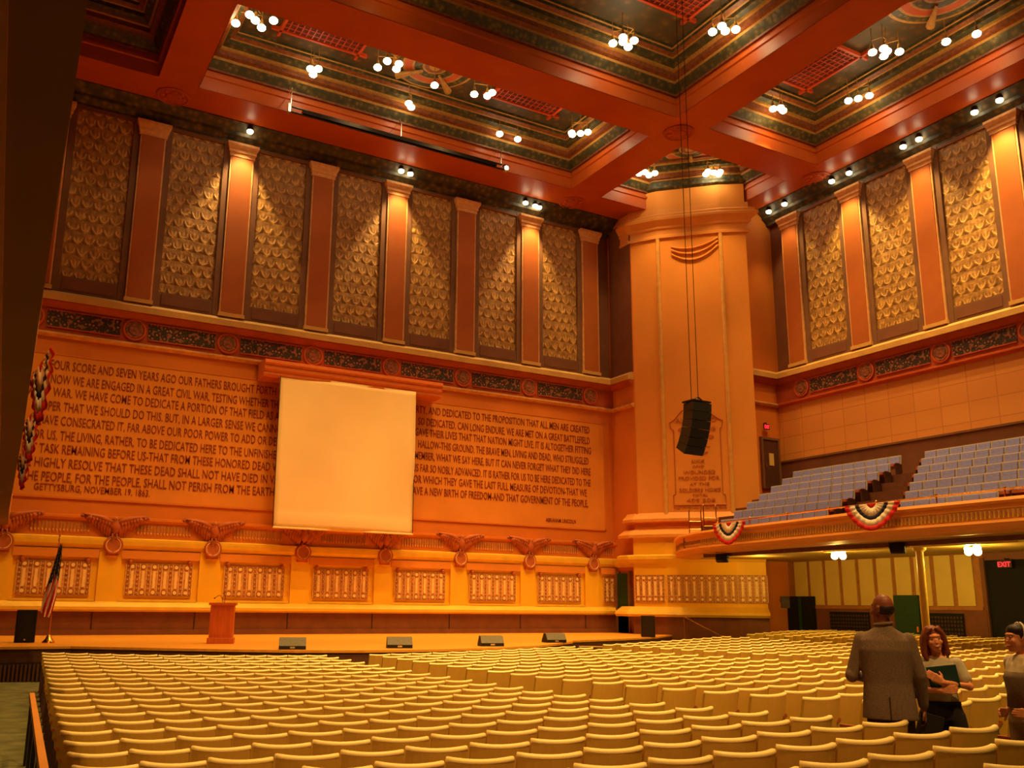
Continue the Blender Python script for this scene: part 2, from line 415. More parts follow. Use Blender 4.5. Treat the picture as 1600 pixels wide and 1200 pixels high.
STAGE_Z = -1.13
front = [(-6.4, 25.6), (2.4, 25.5), (4.1, 24.2), (5.6, 23.1), (7.1, 22.15), (8.8, 21.7), (10.8, 21.65), (12.8, 22.1), (14.6, 22.9), (15.9, 23.9), (17.5, 25.3), (17.9, 25.9), (20.8, 27.0), (23.6, 28.4), (26.1, 30.4)]
st = empty('stage'); tag(st, 'raised wooden stage with bowed apron in front of the lettered wall', 'stage')
poly = front + [(25.62, 32.0), (25.62, 33.6), (-6.4, 33.6)]
MB().prism(poly, STAGE_Z - 0.06, STAGE_Z, 'stage_wood').build('stage_floor', st)
MB().sweep(front, [(-0.06, STAGE_Z - 0.06), (-0.12, STAGE_Z - 0.06), (-0.12, -2.3), (-0.06, -2.3)], 'stage_front').build('stage_front', st)
gr = MB()
for i in range(26):
    x = 0.15 + i * 0.09
    gr.box(x, x + 0.045, 25.42, 25.5, -1.95, -1.55, 'stage_front')
gr.box(0.05, 2.6, 25.46, 25.52, -2.0, -1.5, 'speaker_side')
gr.build('vent_grille', st)

# ------------------------------------------------------------------ stage wall
WY = STAGE_Y
ws = MB().box(-7, 25.66, WY, WY + 0.3, -2.3, 2.75, 'dado_gold').box(-7, 25.66, WY, WY + 0.3, 2.75, 8.95, 'wall_orange').box(-7, 25.66, WY + 0.15, WY + 0.4, 8.95, 21, 'back_brown').build('wall_stage')
tag(ws, kind='structure')
def run(name, prof, m, x0=-7, x1=25.66, parent=None, y=WY):
    """horizontal member on the stage wall; prof = (out, z)"""
    return MB().sweep([(x0, y), (x1, y)], prof, m).build(name, parent or ws)
def rect(o0, o1, z0, z1): return [(o0, z0), (o1, z0), (o1, z1), (o0, z1)]
run('wainscot', rect(-0.02, 0.16, STAGE_Z, -0.36), 'wainscot_brown')
run('base_board', rect(0, 0.22, STAGE_Z, -0.95), 'wainscot_brown')
run('dado_ledge', [(0, -0.36), (0.20, -0.36), (0.32, -0.30), (0.32, -0.20), (0.2, -0.08), (0.08, -0.02), (0, -0.02)], 'ledge_gold')
run('string_course', [(0, 1.72), (0.06, 1.72), (0.20, 1.86), (0.22, 2.0), (0.22, 2.08), (0.10, 2.12), (0, 2.12)], 'ledge_gold')
run('frieze_band', rect(0, 0.08, 2.12, 2.66), 'wall_orange')
run('frieze_cap', [(0, 2.66), (0.12, 2.66), (0.16, 2.74), (0.16, 2.82), (0, 2.84)], 'wall_orange')
EX = [0.81 + 3.355 * i for i in range(8)]
# row of little reeded darts between the eagles
for i in range(-1, 8):
    xa = (EX[i] if i >= 0 else EX[0] - 3.355) + 0.72; xb = (EX[i + 1] if i + 1 < 8 else 25.66) - (0.72 if i + 1 < 8 else 0.1)
    mb = MB(); n = int((xb - xa) / 0.11)
    for k in range(n):
        x = xa + 0.11 * k
        mb.box(x + 0.02, x + 0.07, WY - 0.12, WY - 0.07, 2.30, 2.58, 'ornament_dark')
        mb.ball((x + 0.045, WY - 0.11, 2.30), (0.032, 0.03, 0.05), 'ornament_tan', 6, 4)
    mb.build('dart_row', ws)
# dado pilaster strips, lintels and pierced ornament panels
def ornament_panel(w, h, n):
    """pierced ornament panel: n pale slots between scrolled uprights; lies in the xz plane facing -y"""
    mb = MB(); mb.box(-w / 2, w / 2, -0.02, 0.02, 0, h, 'ornament_tan')
    for z in (0.0, h - 0.03): mb.box(-w / 2, w / 2, -0.04, -0.02, z, z + 0.03, 'ornament_dark')
    pitch = w / n
    for k in range(n):
        cx = -w / 2 + pitch * (k + 0.5)
        mb.box(cx - 0.045, cx + 0.045, -0.055, -0.02, h * 0.24, h * 0.76, 'slot_pale')
        for z in (h * 0.115, h * 0.885):
            mb.lathe([(0.065, -0.05), (0.065, -0.02)], (cx, 0, z), 'slot_pale', 8, 'y')
            mb.lathe([(0.11, -0.035), (0.11, -0.02)], (cx, 0, z), 'ornament_dark', 10, 'y')
    for k in range(n + 1):
        cx = -w / 2 + pitch * k; cx = min(max(cx, -w / 2 + 0.05), w / 2 - 0.05)
        for j in range(7):
            z = h * (0.1 + 0.8 * j / 6)
            mb.lathe([(0.062, -0.045), (0.062, -0.02)], (cx, 0, z), 'ornament_dark', 8, 'y')
            mb.lathe([(0.03, -0.055), (0.03, -0.02)], (cx, 0, z), 'ornament_tan', 6, 'y')
        mb.box(cx - 0.075, cx - 0.06, -0.045, -0.02, 0.03, h - 0.03, 'slot_pale'); mb.box(cx + 0.06, cx + 0.075, -0.045, -0.02, 0.03, h - 0.03, 'slot_pale')
    return mb
pan_me = ornament_panel(2.2, 1.13, 6).mesh('ornament_panel')
pan_half = ornament_panel(0.62, 1.13, 2).mesh('ornament_panel')
for i, x in enumerate([EX[0] - 3.355] + EX):
    MB().box(x - 0.40, x + 0.33, WY - 0.10, WY, -0.1, 1.74, 'dado_gold').build('dado_strip', ws)
    MB().box(x - 0.47, x - 0.44, WY - 0.18, WY, STAGE_Z, -0.36, 'speaker_side').build('wainscot_joint', ws)
    if i < 8 or True:
        xc = x + 1.62
        if xc + 1.1 < 25.6:
            o = bpy.data.objects.new('ornament_panel', pan_me); C.objects.link(o); o.parent = ws; o.location = (xc, WY - 0.03, 0.16)
            lb = MB().box(xc - 1.32, xc + 1.32, WY - 0.13, WY, 1.42, 1.70, 'panel_orange')
            for sx in (-1, 1): lb.lathe([(0.0, 1.20), (0.05, 1.24), (0.07, 1.33), (0.03, 1.42)], (xc + sx * 1.0, WY - 0.08, 0), 'eagle_red', 8)
            lb.build('lintel', ws)
            MB().box(xc - 1.3, xc + 1.3, WY - 0.12, WY, -0.02, 0.06, 'ledge_gold').build('sill', ws)
        else:
            o = bpy.data.objects.new('ornament_panel', pan_half); C.objects.link(o); o.parent = ws; o.location = (x + 0.95, WY - 0.03, 0.16)
            MB().box(x + 0.45, 25.64, WY - 0.13, WY, 1.42, 1.70, 'panel_orange').build('lintel', ws)

# lettered tablet
tb = MB().box(-0.6, 25.07, WY - 0.03, WY, 3.42, 8.30, 'panel_orange')
tb.build('inscription_tablet', ws)
MB().box(-0.7, 25.13, WY - 0.05, WY - 0.0, 3.36, 3.42, 'wall_orange').box(25.07, 25.13, WY - 0.05, WY, 3.36, 8.36, 'wall_orange').box(-0.7, 25.13, WY - 0.05, WY, 8.30, 8.36, 'wall_orange').build('tablet_border', ws)
TXT = [
 (7.95, [("FOUR SCORE AND SEVEN YEARS AGO OUR FATHERS BROUGHT FORTH ON", 1.61, 9.98), ("ERTY, AND DEDICATED TO THE PROPOSITION THAT ALL MEN ARE CREATED", 15.35, 24.29)]),
 (7.45, [("EQUAL.", 0.15, 1.30), ("NOW WE ARE ENGAGED IN A GREAT CIVIL WAR, TESTING WHETHER THAT", 1.67, 9.95), ("SO DEDICATED, CAN LONG ENDURE. WE ARE MET ON A GREAT BATTLEFIELD", 15.58, 24.29)]),
 (6.99, [("OF THAT", 0.1, 1.42), ("WAR. WE HAVE COME TO DEDICATE A PORTION OF THAT FIELD AS A", 1.78, 9.70), ("GAVE THEIR LIVES THAT THAT NATION MIGHT LIVE. IT IS ALTOGETHER FITTING", 15.45, 24.35)]),
 (6.50, [("AND", 0.2, 0.95), ("PROPER THAT WE SHOULD DO THIS. BUT, IN A LARGER SENSE WE CANNOT", 1.20, 9.98), ("HALLOW-THIS GROUND. THE BRAVE MEN, LIVING AND DEAD, WHO STRUGGLED", 15.61, 24.21)]),
 (6.01, [("HERE,", 0.2, 1.05), ("HAVE CONSECRATED IT, FAR ABOVE OUR POOR POWER TO ADD OR DETR", 1.44, 9.95), ("EMEMBER, WHAT WE SAY HERE, BUT IT CAN NEVER FORGET WHAT THEY DID HERE", 15.35, 24.31)]),
 (5.50, [("IT", 0.5, 0.8), ("IS FOR US, THE LIVING, RATHER, TO BE DEDICATED HERE TO THE UNFINISHED", 0.96, 9.85), ("US FAR SO NOBLY ADVANCED. IT IS RATHER FOR US TO BE HERE DEDICATED TO THE", 15.40, 24.30)]),
 (5.03, [("GR", 0.6, 0.99), ("EAT TASK REMAINING BEFORE US-THAT FROM THESE HONORED DEAD WE", 1.03, 9.95), ("FOR WHICH THEY GAVE THE LAST FULL MEASURE OF DEVOTION-THAT WE", 15.33, 24.08)]),
 (4.55, [("HE", 0.65, 1.04), ("RE HIGHLY RESOLVE THAT THESE DEAD SHALL NOT HAVE DIED IN VAIN", 1.08, 10.1), ("HAVE A NEW BIRTH OF FREEDOM-AND THAT GOVERNMENT OF THE PEOPLE,", 15.25, 24.14)]),
 (4.08, [("BY", 0.35, 0.8), ("THE PEOPLE, FOR THE PEOPLE, SHALL NOT PERISH FROM THE EARTH", 1.12, 9.68)]),
]
pieces = [(s, a, b, z) for z, segs in TXT for s, a, b in segs]
lettering('lettering', pieces, 'letter_red', ws, 0.33, lambda u, z, o: (u, WY - 0.03 - o, z))
lettering('lettering', [("GETTYSBURG, NOVEMBER 19, 1863.", 1.52, 5.23, 3.72), ], 'letter_red', ws, 0.24, lambda u, z, o: (u, WY - 0.03 - o, z))
lettering('lettering', [("ABRAHAM LINCOLN", 21.86, 23.46, 3.70)], 'letter_red', ws, 0.17, lambda u, z, o: (u, WY - 0.03 - o, z))

# band, scroll frieze, ledge
run('lower_molding', [(0, 8.92), (0.06, 8.92), (0.16, 9.0), (0.16, 9.06), (0.06, 9.10), (0, 9.12)], 'capital_gold')
run('frieze_ground', rect(0, 0.07, 9.10, 9.98), 'band_red')
run('crown_band', [(0, 9.95), (0.1, 9.95), (0.28, 10.14), (0.28, 10.2), (0, 10.2)], 'band_red')
run('ochre_ledge', [(0, 10.18), (0.34, 10.18), (0.34, 10.40), (0.22, 10.52), (0.1, 10.56), (0, 10.56)], 'ledge_ochre')
PX = [0.85 + 3.353 * i for i in range(8)]
med = MB().lathe([(0.40, -0.03), (0.40, -0.07), (0.34, -0.08), (0.33, -0.05), (0.0, -0.05)], (0, 0, 0), 'line_red', 28, 'y').lathe([(0.32, -0.05), (0.30, -0.07), (0.22, -0.06), (0.20, -0.085), (0.0, -0.09)], (0, 0, 0), 'medallion', 24, 'y').mesh('medallion')
for i, x in enumerate(PX):
    o = bpy.data.objects.new('medallion', med); C.objects.link(o); o.parent = ws; o.location = (x + 3.36, WY - 0.06, 9.56) if False else (x, WY - 0.06, 9.56)
def scroll(name, L, parent, place):
    """painted dark panel with raised scrollwork, L long"""
    mb = MB(); rnd = random.Random(int(L * 100))
    mb.box(0, L, -0.03, 0, 0, 0.58, 'frieze_scroll')
    mb.box(0, L, -0.05, -0.02, -0.03, 0.0, 'line_red'); mb.box(0, L, -0.05, -0.02, 0.58, 0.61, 'line_red')
    return mb
for i, x in enumerate(PX):
    if x + 3.353 < 25.2:
        o = scroll('scroll_panel', 3.353 - 0.95, ws, None).build('scroll_panel', ws, loc=(x + 0.475, WY - 0.07, 9.27))
o = scroll('scroll_panel', 2.4, ws, None).build('scroll_panel', ws, loc=(PX[0] - 2.88, WY - 0.07, 9.27))

# upper wall: frames, cloth panels, pilasters
def upper_bay(x0, x1, lit=False):
    """brown timber frame with gold cloth, between x0 and x1"""
    z0, z1 = 10.56, 17.75
    f = MB()
    f.box(x0, x0 + 0.22, -0.16, 0, z0, z1, 'frame_brown'); f.box(x1 - 0.22, x1, -0.16, 0, z0, z1, 'frame_brown')
    f.box(x0 + 0.22, x1 - 0.22, -0.14, 0, z0, z0 + 0.58, 'frame_brown'); f.box(x0 + 0.22, x1 - 0.22, -0.14, 0, z1 - 0.15, z1, 'frame_brown')
    f.box(x0 + 0.32, x1 - 0.32, -0.16, -0.14, z0 + 0.1, z0 + 0.5, 'back_brown')
    return f
def pilaster(lit):
    z0, z1 = 10.56, 17.68; mb = MB()
    mb.box(-0.5, 0.5, -0.30, 0, z0, z0 + 0.14, 'ledge_ochre')
    mb.box(-0.46, 0.46, -0.24, 0, z0 + 0.14, z1 - 0.5, 'capital_gold')
    mb.box(-0.40, 0.40, -0.26, 0, z0 + 0.18, z1 - 0.55, 'pilaster_red')
    return mb
def capital():
    z1 = 17.68
    return MB().sweep([(-0.48, 0), (-0.48, -0.26), (0.48, -0.26), (0.48, 0)][::1], [(0.0, z1 - 0.55), (0.02, z1 - 0.55), (0.02, z1 - 0.42), (0.06, z1 - 0.38), (0.06, z1 - 0.28), (0.1, z1 - 0.2), (0.14, z1 - 0.1), (0.14, z1), (0, z1)], 'capital_gold').box(-0.48, 0.48, -0.26, 0, z1 - 0.55, z1, 'capital_gold')
pil_me = pilaster(False).mesh('pilaster'); cap_me = capital().mesh('capital')
bay_w = 3.353 - 0.96
bay_me = upper_bay(0, bay_w).mesh('panel_frame')
def place_upper(parent, fabric, pos_of, n_list, ang):
    for kind, u in n_list:
        loc, rz = pos_of(u)
        if kind == 'p':
            o = bpy.data.objects.new('pilaster', pil_me); C.objects.link(o); o.parent = parent; o.location = loc; o.rotation_euler = (0, 0, rz)
            c = bpy.data.objects.new('capital', cap_me); C.objects.link(c); c.parent = o
        else:
            o = bpy.data.objects.new('panel_frame', bay_me); C.objects.link(o); o.parent = parent; o.location = loc; o.rotation_euler = (0, 0, rz)
cloth_off = 0.22
items = [('p', x) for x in PX] + [('b', x + 0.48) for x in PX[:-1]] + [('b', PX[0] - 3.353 + 0.48)]
place_upper(ws, None, lambda u: ((u, WY, 0), 0), items, 0)
for k, u in items:
    if k == 'b':
        MB().box(u + cloth_off, u + bay_w - cloth_off, WY - 0.07, WY, 11.14, 17.6, 'fabric_stage').build('cloth_panel', ws)

# ceiling cornice of the stage wall
run('ceiling_cornice', [(0, 17.70), (0.1, 17.72), (0.12, 17.85), (0.35, 18.0), (0.38, 18.12), (0.75, 18.36), (0.75, 18.42), (0, 18.42)], 'cornice_green')

# ------------------------------------------------------------------ corner walls
wr2 = MB().box(25.66, 25.9, 32.0, WY + 0.3, -2.3, 18.42, 'wall_orange').build('wall_return'); tag(wr2, kind='structure')
MB().box(25.62, 25.66, 32.0, WY, 10.56, 18.0, 'back_brown').build('upper_facing', wr2)
MB().sweep([(25.66, WY), (25.66, 32.0)], [(0, 8.92), (0.06, 8.92), (0.16, 9.0), (0.16, 9.06), (0.06, 9.10), (0, 9.12)], 'capital_gold').build('lower_molding', wr2)
MB().sweep([(25.66, WY), (25.66, 32.0)], [(0, 9.95), (0.1, 9.95), (0.28, 10.14), (0.28, 10.2), (0, 10.2)], 'band_red').build('crown_band', wr2)
MB().sweep([(25.66, WY), (25.66, 32.0)], [(0, 10.18), (0.34, 10.18), (0.34, 10.40), (0.22, 10.52), (0.1, 10.56), (0, 10.56)], 'ledge_ochre').build('ochre_ledge', wr2)
MB().sweep([(25.66, WY), (25.66, 32.0)], rect(0, 0.08, 2.12, 2.66), 'wall_orange').build('frieze_band', wr2)
MB().sweep([(25.66, WY), (25.66, 32.0)], [(0, 1.72), (0.06, 1.72), (0.20, 1.86), (0.22, 2.0), (0.22, 2.08), (0.10, 2.12), (0, 2.12)], 'ledge_gold').build('string_course', wr2)
MB().sweep([(25.66, WY), (25.66, 32.0)], rect(0, 0.16, STAGE_Z, -0.36), 'wainscot_brown').build('wainscot', wr2)
MB().box(25.5, 25.66, 32.5, 33.3, STAGE_Z, 1.45, 'door_green').box(25.44, 25.66, 32.4, 32.5, STAGE_Z, 1.55, 'frame_brown').box(25.44, 25.66, 33.3, 33.4, STAGE_Z, 1.55, 'frame_brown').build('side_doorway', wr2)

wr3 = MB().box(29.2, RIGHT_X + 0.3, 28.8, 29.1, -2.3, 18.42, 'wall_orange').build('wall_back_right'); tag(wr3, kind='structure')
P3 = [(29.3, 28.8), (RIGHT_X, 28.8)]
for nm, pr, m in (('lower_molding', [(0, 8.92), (0.06, 8.92), (0.16, 9.0), (0.16, 9.06), (0.06, 9.10), (0, 9.12)], 'capital_gold'),
                  ('crown_band', [(0, 9.95), (0.1, 9.95), (0.28, 10.14), (0.28, 10.2), (0, 10.2)], 'band_red'),
                  ('ochre_ledge', [(0, 10.18), (0.34, 10.18), (0.34, 10.40), (0.22, 10.52), (0.1, 10.56), (0, 10.56)], 'ledge_ochre')):
    MB().sweep(P3, pr, m).build(nm, wr3)
d1 = MB().box(30.16, 31.08, 28.70, 28.8, 5.15, 7.35, 'door_brown').build('door_1'); tag(d1, kind='structure')
MB().box(30.05, 30.16, 28.66, 28.8, 5.15, 7.46, 'frame_brown').box(31.08, 31.19, 28.66, 28.8, 5.15, 7.46, 'frame_brown').box(30.16, 31.08, 28.66, 28.8, 7.35, 7.46, 'frame_brown').build('door_frame', d1)
MB().box(30.50, 30.78, 28.68, 28.70, 6.2, 6.75, 'panel_yellow').build('notice', d1)
MB().tube([(30.28, 28.66, 6.1), (30.28, 28.66, 6.25)], 0.02, 'brass').build('door_handle', d1)

# ------------------------------------------------------------------ right wall
wr = MB().box(RIGHT_X, RIGHT_X + 0.3, -3, 28.8, 2.0, 8.95, 'tile_orange').box(RIGHT_X + 0.15, RIGHT_X + 0.4, -3, 28.8, 8.95, 21, 'back_brown').build('wall_right')
tag(wr, kind='structure')
def runr(name, prof, m, y0=28.8, y1=-3, parent=None):
    return MB().sweep([(RIGHT_X, y0), (RIGHT_X, y1)], prof, m).build(name, parent or wr)
runr('lower_molding', [(0, 8.92), (0.06, 8.92), (0.16, 9.0), (0.16, 9.06), (0.06, 9.10), (0, 9.12)], 'line_red')
runr('frieze_ground', rect(0, 0.07, 9.10, 9.98), 'band_red')
runr('crown_band', [(0, 9.95), (0.1, 9.95), (0.28, 10.14), (0.28, 10.2), (0, 10.2)], 'band_red')
runr('ochre_ledge', [(0, 10.18), (0.34, 10.18), (0.34, 10.40), (0.22, 10.52), (0.1, 10.56), (0, 10.56)], 'ledge_ochre')
runr('ceiling_cornice', [(0, 17.70), (0.1, 17.72), (0.12, 17.85), (0.35, 18.0), (0.38, 18.12), (0.75, 18.36), (0.75, 18.42), (0, 18.42)], 'cornice_green')
runr('brown_dado', rect(-0.02, 0.05, 2.4, 6.42), 'back_brown')
runr('dado_cap', rect(0, 0.09, 6.38, 6.46), 'frame_brown')
RY = [27.32 - 3.353 * i for i in range(8)]
rot_r = -math.pi / 2
def pr_(u): return ((RIGHT_X, u, 0), -math.pi / 2 + math.pi)
# local +x must run along the wall and local -y point into the room (-X): rotate by -90 degrees
def pr_(u): return ((RIGHT_X, u, 0), -math.pi / 2)
items = [('p', y) for y in RY] + [('b', y - 0.48) for y in RY[:-1]]
place_upper(wr, None, pr_, items, 0)
for k, u in items:
    if k == 'b':
        MB().box(RIGHT_X - 0.07, RIGHT_X, u - bay_w + cloth_off, u - cloth_off, 11.14, 17.6, 'fabric_right').build('cloth_panel', wr)
for i, y in enumerate(RY):
    o = bpy.data.objects.new('medallion', med); C.objects.link(o); o.parent = wr; o.location = (RIGHT_X - 0.06, y, 9.56); o.rotation_euler = (0, 0, -math.pi / 2)
    if i < 7:
        scroll('scroll_panel', 3.353 - 0.95, wr, None).build('scroll_panel', wr, loc=(RIGHT_X - 0.07, y - 0.475, 9.27), rz=-math.pi / 2)

# left wall and rear wall close the hall beyond the frame
wl = MB().box(-7.3, -7, -3, WY, -2.3, 21, 'wall_orange').build('wall_left'); tag(wl, kind='structure')

# ------------------------------------------------------------------ corner pier
PA, PB, PC, PD = (25.66, 32.1), (26.4, 30.9), (28.4, 28.9), (29.35, 28.25)
def offs(path, o):
    P = [Vector(p) for p in path]; out = []
    for i, p in enumerate(P):
        if i == 0: t = (P[1] - P[0]).normalized(); out.append(p + Vector((t.y, -t.x)) * o)
        elif i == len(P) - 1: t = (P[-1] - P[-2]).normalized(); out.append(p + Vector((t.y, -t.x)) * o)
        else:
            a = (p - P[i - 1]).normalized(); b = (P[i + 1] - p).normalized(); na = Vector((a.y, -a.x)); nb = Vector((b.y, -b.x)); m = (na + nb).normalized()
            out.append(p + m * o / m.dot(na))
    return [(p.x, p.y) for p in out]
PATH = [PA, PB, PC, PD]
def inset_poly(o):
    """plan of the angled corner pier grown outward by o"""
    q = offs(PATH, o)
    return [(26.3, 33.0), (25.95, q[0][1] + 0.3)] + q + [(q[-1][0] + 0.1, 29.05)]
pier = empty('corner_pier', (0, 0, 0)); tag(pier, 'tall pale orange angled pier filling the corner right of the lettered wall', 'pier', kind='structure')
MB().prism(inset_poly(0), 3.2, 17.3, 'pier_orange').build('shaft', pier)
for (x, y) in (PB, PC):
    MB().tube([(x, y, 3.4), (x, y, 16.9)], 0.10, 'fascia_gold', 8).build('corner_bead', pier)
def pier_ring(name, prof, m, parent=pier, turn=True):
    q = [(PA[0] - 0.001, PA[1] + 0.6)] + PATH + ([(PD[0] + 0.001, PD[1] + 0.9)] if turn else [])
    return MB().sweep(q, prof, m).build(name, parent)
pier_ring('capital', [(0, 16.83), (0.1, 16.83), (0.1, 16.95), (0.05, 17.0), (0.05, 17.25), (0.12, 17.3), (0.12, 17.4), (0.30, 17.66), (0.30, 17.78), (0.22, 17.84), (0.22, 17.95), (0.08, 18.05), (0.08, 18.3), (0, 18.3)], 'fascia_orange')
MB().prism(inset_poly(0.06), 18.0, 19.3, 'pier_orange').build('neck', pier)
for o_, za, zb_, m_ in ((0.05, 19.3, 19.45, 'coffer_brown'), (0.2, 19.45, 19.62, 'coffer_green'), (0.24, 19.62, 19.68, 'coffer_gold'), (0.38, 19.68, 19.9, 'coffer_brown'), (0.44, 19.9, 19.98, 'coffer_gold'), (0.6, 19.98, 20.22, 'coffer_green'), (0.68, 20.22, 20.28, 'coffer_gold'), (0.8, 20.28, 20.56, 'coffer_brown')):
    MB().prism(inset_poly(o_), za, zb_, m_).build('coffer_molding', pier)
pier_ring('neck_band', [(0.05, 19.2), (0.18, 19.3), (0.18, 19.45), (0.05, 19.5)], 'coffer_green')
pier_ring('plinth_molding', [(0, 3.6), (0.28, 3.66), (0.28, 3.78), (0.1, 3.95), (0, 4.06)], 'fascia_orange')
MB().prism(inset_poly(0.12), 3.1, 3.65, 'wall_orange').build('plinth', pier)
pier_ring('plinth_base', [(0.1, 2.95), (0.55, 2.95), (0.55, 3.08), (0.25, 3.28), (0.12, 3.34), (0.1, 3.34)], 'fascia_orange')
MB().prism(inset_poly(0.40), -0.36, 2.96, 'dado_gold').build('base_block', pier)
pier_ring('base_molding', [(0.4, 1.88), (0.45, 1.88), (0.63, 2.02), (0.63, 2.16), (0.45, 2.22), (0.4, 2.22)], 'ledge_gold', turn=False)
pier_ring('base_ledge', [(0.38, -0.40), (0.74, -0.40), (0.82, -0.30), (0.76, -0.2), (0.42, 0.02), (0.38, 0.02)], 'ledge_gold', turn=False)
MB().prism(inset_poly(0.58), -2.3, -0.38, 'wainscot_brown').build('wainscot', pier)
# ornament panels on the three faces of the base block
def orn(w, h, n, c, rz):
    o = ornament_panel(w, h, n).build('ornament_panel', pier, loc=c, rz=rz)
cc = ((PB[0] + PC[0]) / 2, (PB[1] + PC[1]) / 2)
def on_facet(p, q, o):
    t = (Vector(q) - Vector(p)).normalized(); n = Vector((t.y, -t.x)); m = (Vector(p) + Vector(q)) / 2 + n * o
    return (m.x, m.y, 0.2), math.atan2(t.y, t.x)
for (p, q, w, nn) in ((PA, PB, 1.3, 5), (PB, PC, 2.85, 9), (PC, PD, 1.15, 4)):
    c_, r_ = on_facet(p, q, 0.41); orn(w, 1.15, nn, c_, r_)
# drapery swag under the capital
sw = MB()
for j, (zz, dd) in enumerate(((16.6, 0.5), (16.45, 0.75), (16.25, 0.95))):
    pts = []
    for i in range(13):
        t = i / 12; a = -1.1 + 2.2 * t; ox = (t - 0.5) * 2.1 + 0.25
        off = 0.04
        pts.append((cc[0] + ox * 0.7071 - off, cc[1] - ox * 0.7071 - off, zz - dd * (1 - (2 * t - 1) ** 2) * 0.5 - 0.25 * (1 - t)))
    sw.tube(pts, 0.045, 'pier_orange', 6)
sw.build('swag', pier, smooth=True)
def on_face(u, z, o):
    """point on the diagonal face: u along the face from its centre, o outward"""
    return (cc[0] + u * 0.7071 - (o + 0.01) * 0.7071, cc[1] - u * 0.7071 - (o + 0.01) * 0.7071, z)
ins = [("ALLIED AND", -0.95, 0.95, 7.42, .26), ("CITIZENS", -0.85, 0.9, 7.02, .22), ("RELIEVED", -0.7, 0.8, 6.68, .18), ("ALL", -0.3, 0.62, 6.3, .16), ("OF", -0.2, 0.5, 5.98, .16),
       ("SICK", -0.28, 0.34, 5.64, .15), ("AND", -0.24, 0.3, 5.42, .15), ("WOUNDED", -0.66, 0.8, 5.17, .2), ("PROVIDED FOR", -0.9, 0.98, 4.92, .2), ("AT THE", -0.4, 0.5, 4.67, .15), ("SOLDIERS HOME", -0.88, 1.0, 4.42, .2), ("TOTAL", -0.3, 0.42, 4.2, .13), ("409.308", -0.56, 0.74, 3.98, .2)]
for s_, a, b, z, h in ins: pass
ins = [(s_, a, b, 0.45 + z * 1.035, h) for s_, a, b, z, h in ins]
grp = {}
for s_, a, b, z, h in ins: grp.setdefault(h, []).append((s_, a * 0.93, b * 0.93, z))
for h, pcs in grp.items(): lettering('lettering', pcs, 'letter_pier', pier, h * 0.8, on_face)
lettering('lettering', [("THAT WHICH WE ALL OUT ALL GAVE", -1.1, 1.15, 4.25)], 'letter_pier', pier, 0.1, on_face)
car = MB()
cart = [(-1.08, 3.78), (-1.08, 4.2), (-0.98, 4.26), (-0.98, 7.0), (-1.1, 7.1), (-1.15, 7.35), (-0.95, 7.45), (-0.6, 7.85), (-0.1, 8.0), (0.45, 7.85), (0.95, 7.45), (1.15, 7.35), (1.1, 7.1), (1.02, 7.0), (1.02, 4.26), (1.12, 4.2), (1.15, 3.78), (-1.08, 3.78)]
car.tube([on_face(u, 0.45 + z * 1.035, 0.01) for u, z in cart], 0.02, 'letter_pier', 5)
car.build('cartouche', pier)

# ------------------------------------------------------------------ ceiling
ceil = MB().box(-8, RIGHT_X + 0.4, -3, WY + 0.4, 21.0, 21.3, 'coffer_brown').build('ceiling'); tag(ceil, kind='structure')
XB = [(-8, -6.6), (3.92, 5.32), (21.82, 23.45), (29.48, RIGHT_X + 0.4)]
YB = [(-3, -1.2), (24.2, 25.82), (31.3, WY + 0.4)]
for (a, b) in YB:
    MB().box(-8, RIGHT_X + 0.4, a, b, BEAM_Z, 21.0, 'beam_red').build('beam', ceil)
prev = None
ygaps = [(-1.2, 24.2), (25.82, 31.3)]
for (a, b) in XB:
    for (c, d) in ygaps:
        if a < -7: continue
        if abs(c + 1.2) < .01 and a == 3.92: pass
        MB().box(a, b, c, d, BEAM_Z, 21.0, 'beam_red').build('beam', ceil)
xg = [(-6.6, 3.92), (5.32, 21.82), (23.45, 29.48)]
def ring_step(mb, r, d0, z0, d1, z1, m):
    x0, x1, y0, y1 = r
    a = [(x0 + d0, y0 + d0, z0), (x1 - d0, y0 + d0, z0), (x1 - d0, y1 - d0, z0), (x0 + d0, y1 - d0, z0)]
    b = [(x0 + d1, y0 + d1, z1), (x1 - d1, y0 + d1, z1), (x1 - d1, y1 - d1, z1), (x0 + d1, y1 - d1, z1)]
    mb.add(a + b, [(i, (i + 1) % 4, 4 + (i + 1) % 4, 4 + i) for i in range(4)], m)
PROF = [(0.02, 18.41, None), (0.02, 18.9, 'beam_red'), (0.08, 18.93, 'beam_red'), (0.08, 19.05, 'beam_red'), (0.02, 19.08, 'beam_red'), (0.02, 19.2, 'beam_red'), (0.12, 19.2, 'coffer_brown'), (0.12, 19.28, 'coffer_brown'),
        (0.34, 19.55, 'coffer_green'), (0.34, 19.66, 'coffer_gold'), (0.5, 19.7, 'coffer_brown'), (0.5, 19.88, 'coffer_brown'), (0.58, 19.9, 'coffer_gold'), (0.58, 20.0, 'coffer_gold'),
        (0.78, 20.06, 'coffer_green'), (0.78, 20.22, 'coffer_green'), (0.84, 20.24, 'coffer_gold'), (1.0, 20.3, 'coffer_brown'), (1.0, 20.42, 'coffer_green'), (1.06, 20.44, 'coffer_gold'), (1.06, 20.55, 'coffer_green')]
def coffer(x0, x1, y0, y1):
    mb = MB(); r = (x0, x1, y0, y1)
    for (d0, z0, _), (d1, z1, m) in zip(PROF, PROF[1:]): ring_step(mb, r, d0, z0, d1, z1, m)
    mb.build('coffer_molding', ceil)
    MB().box(x0 + 0.9, x1 - 0.9, y0 + 0.9, y1 - 0.9, 20.55, 20.6, 'coffer_flat').build('coffer_panel', ceil)
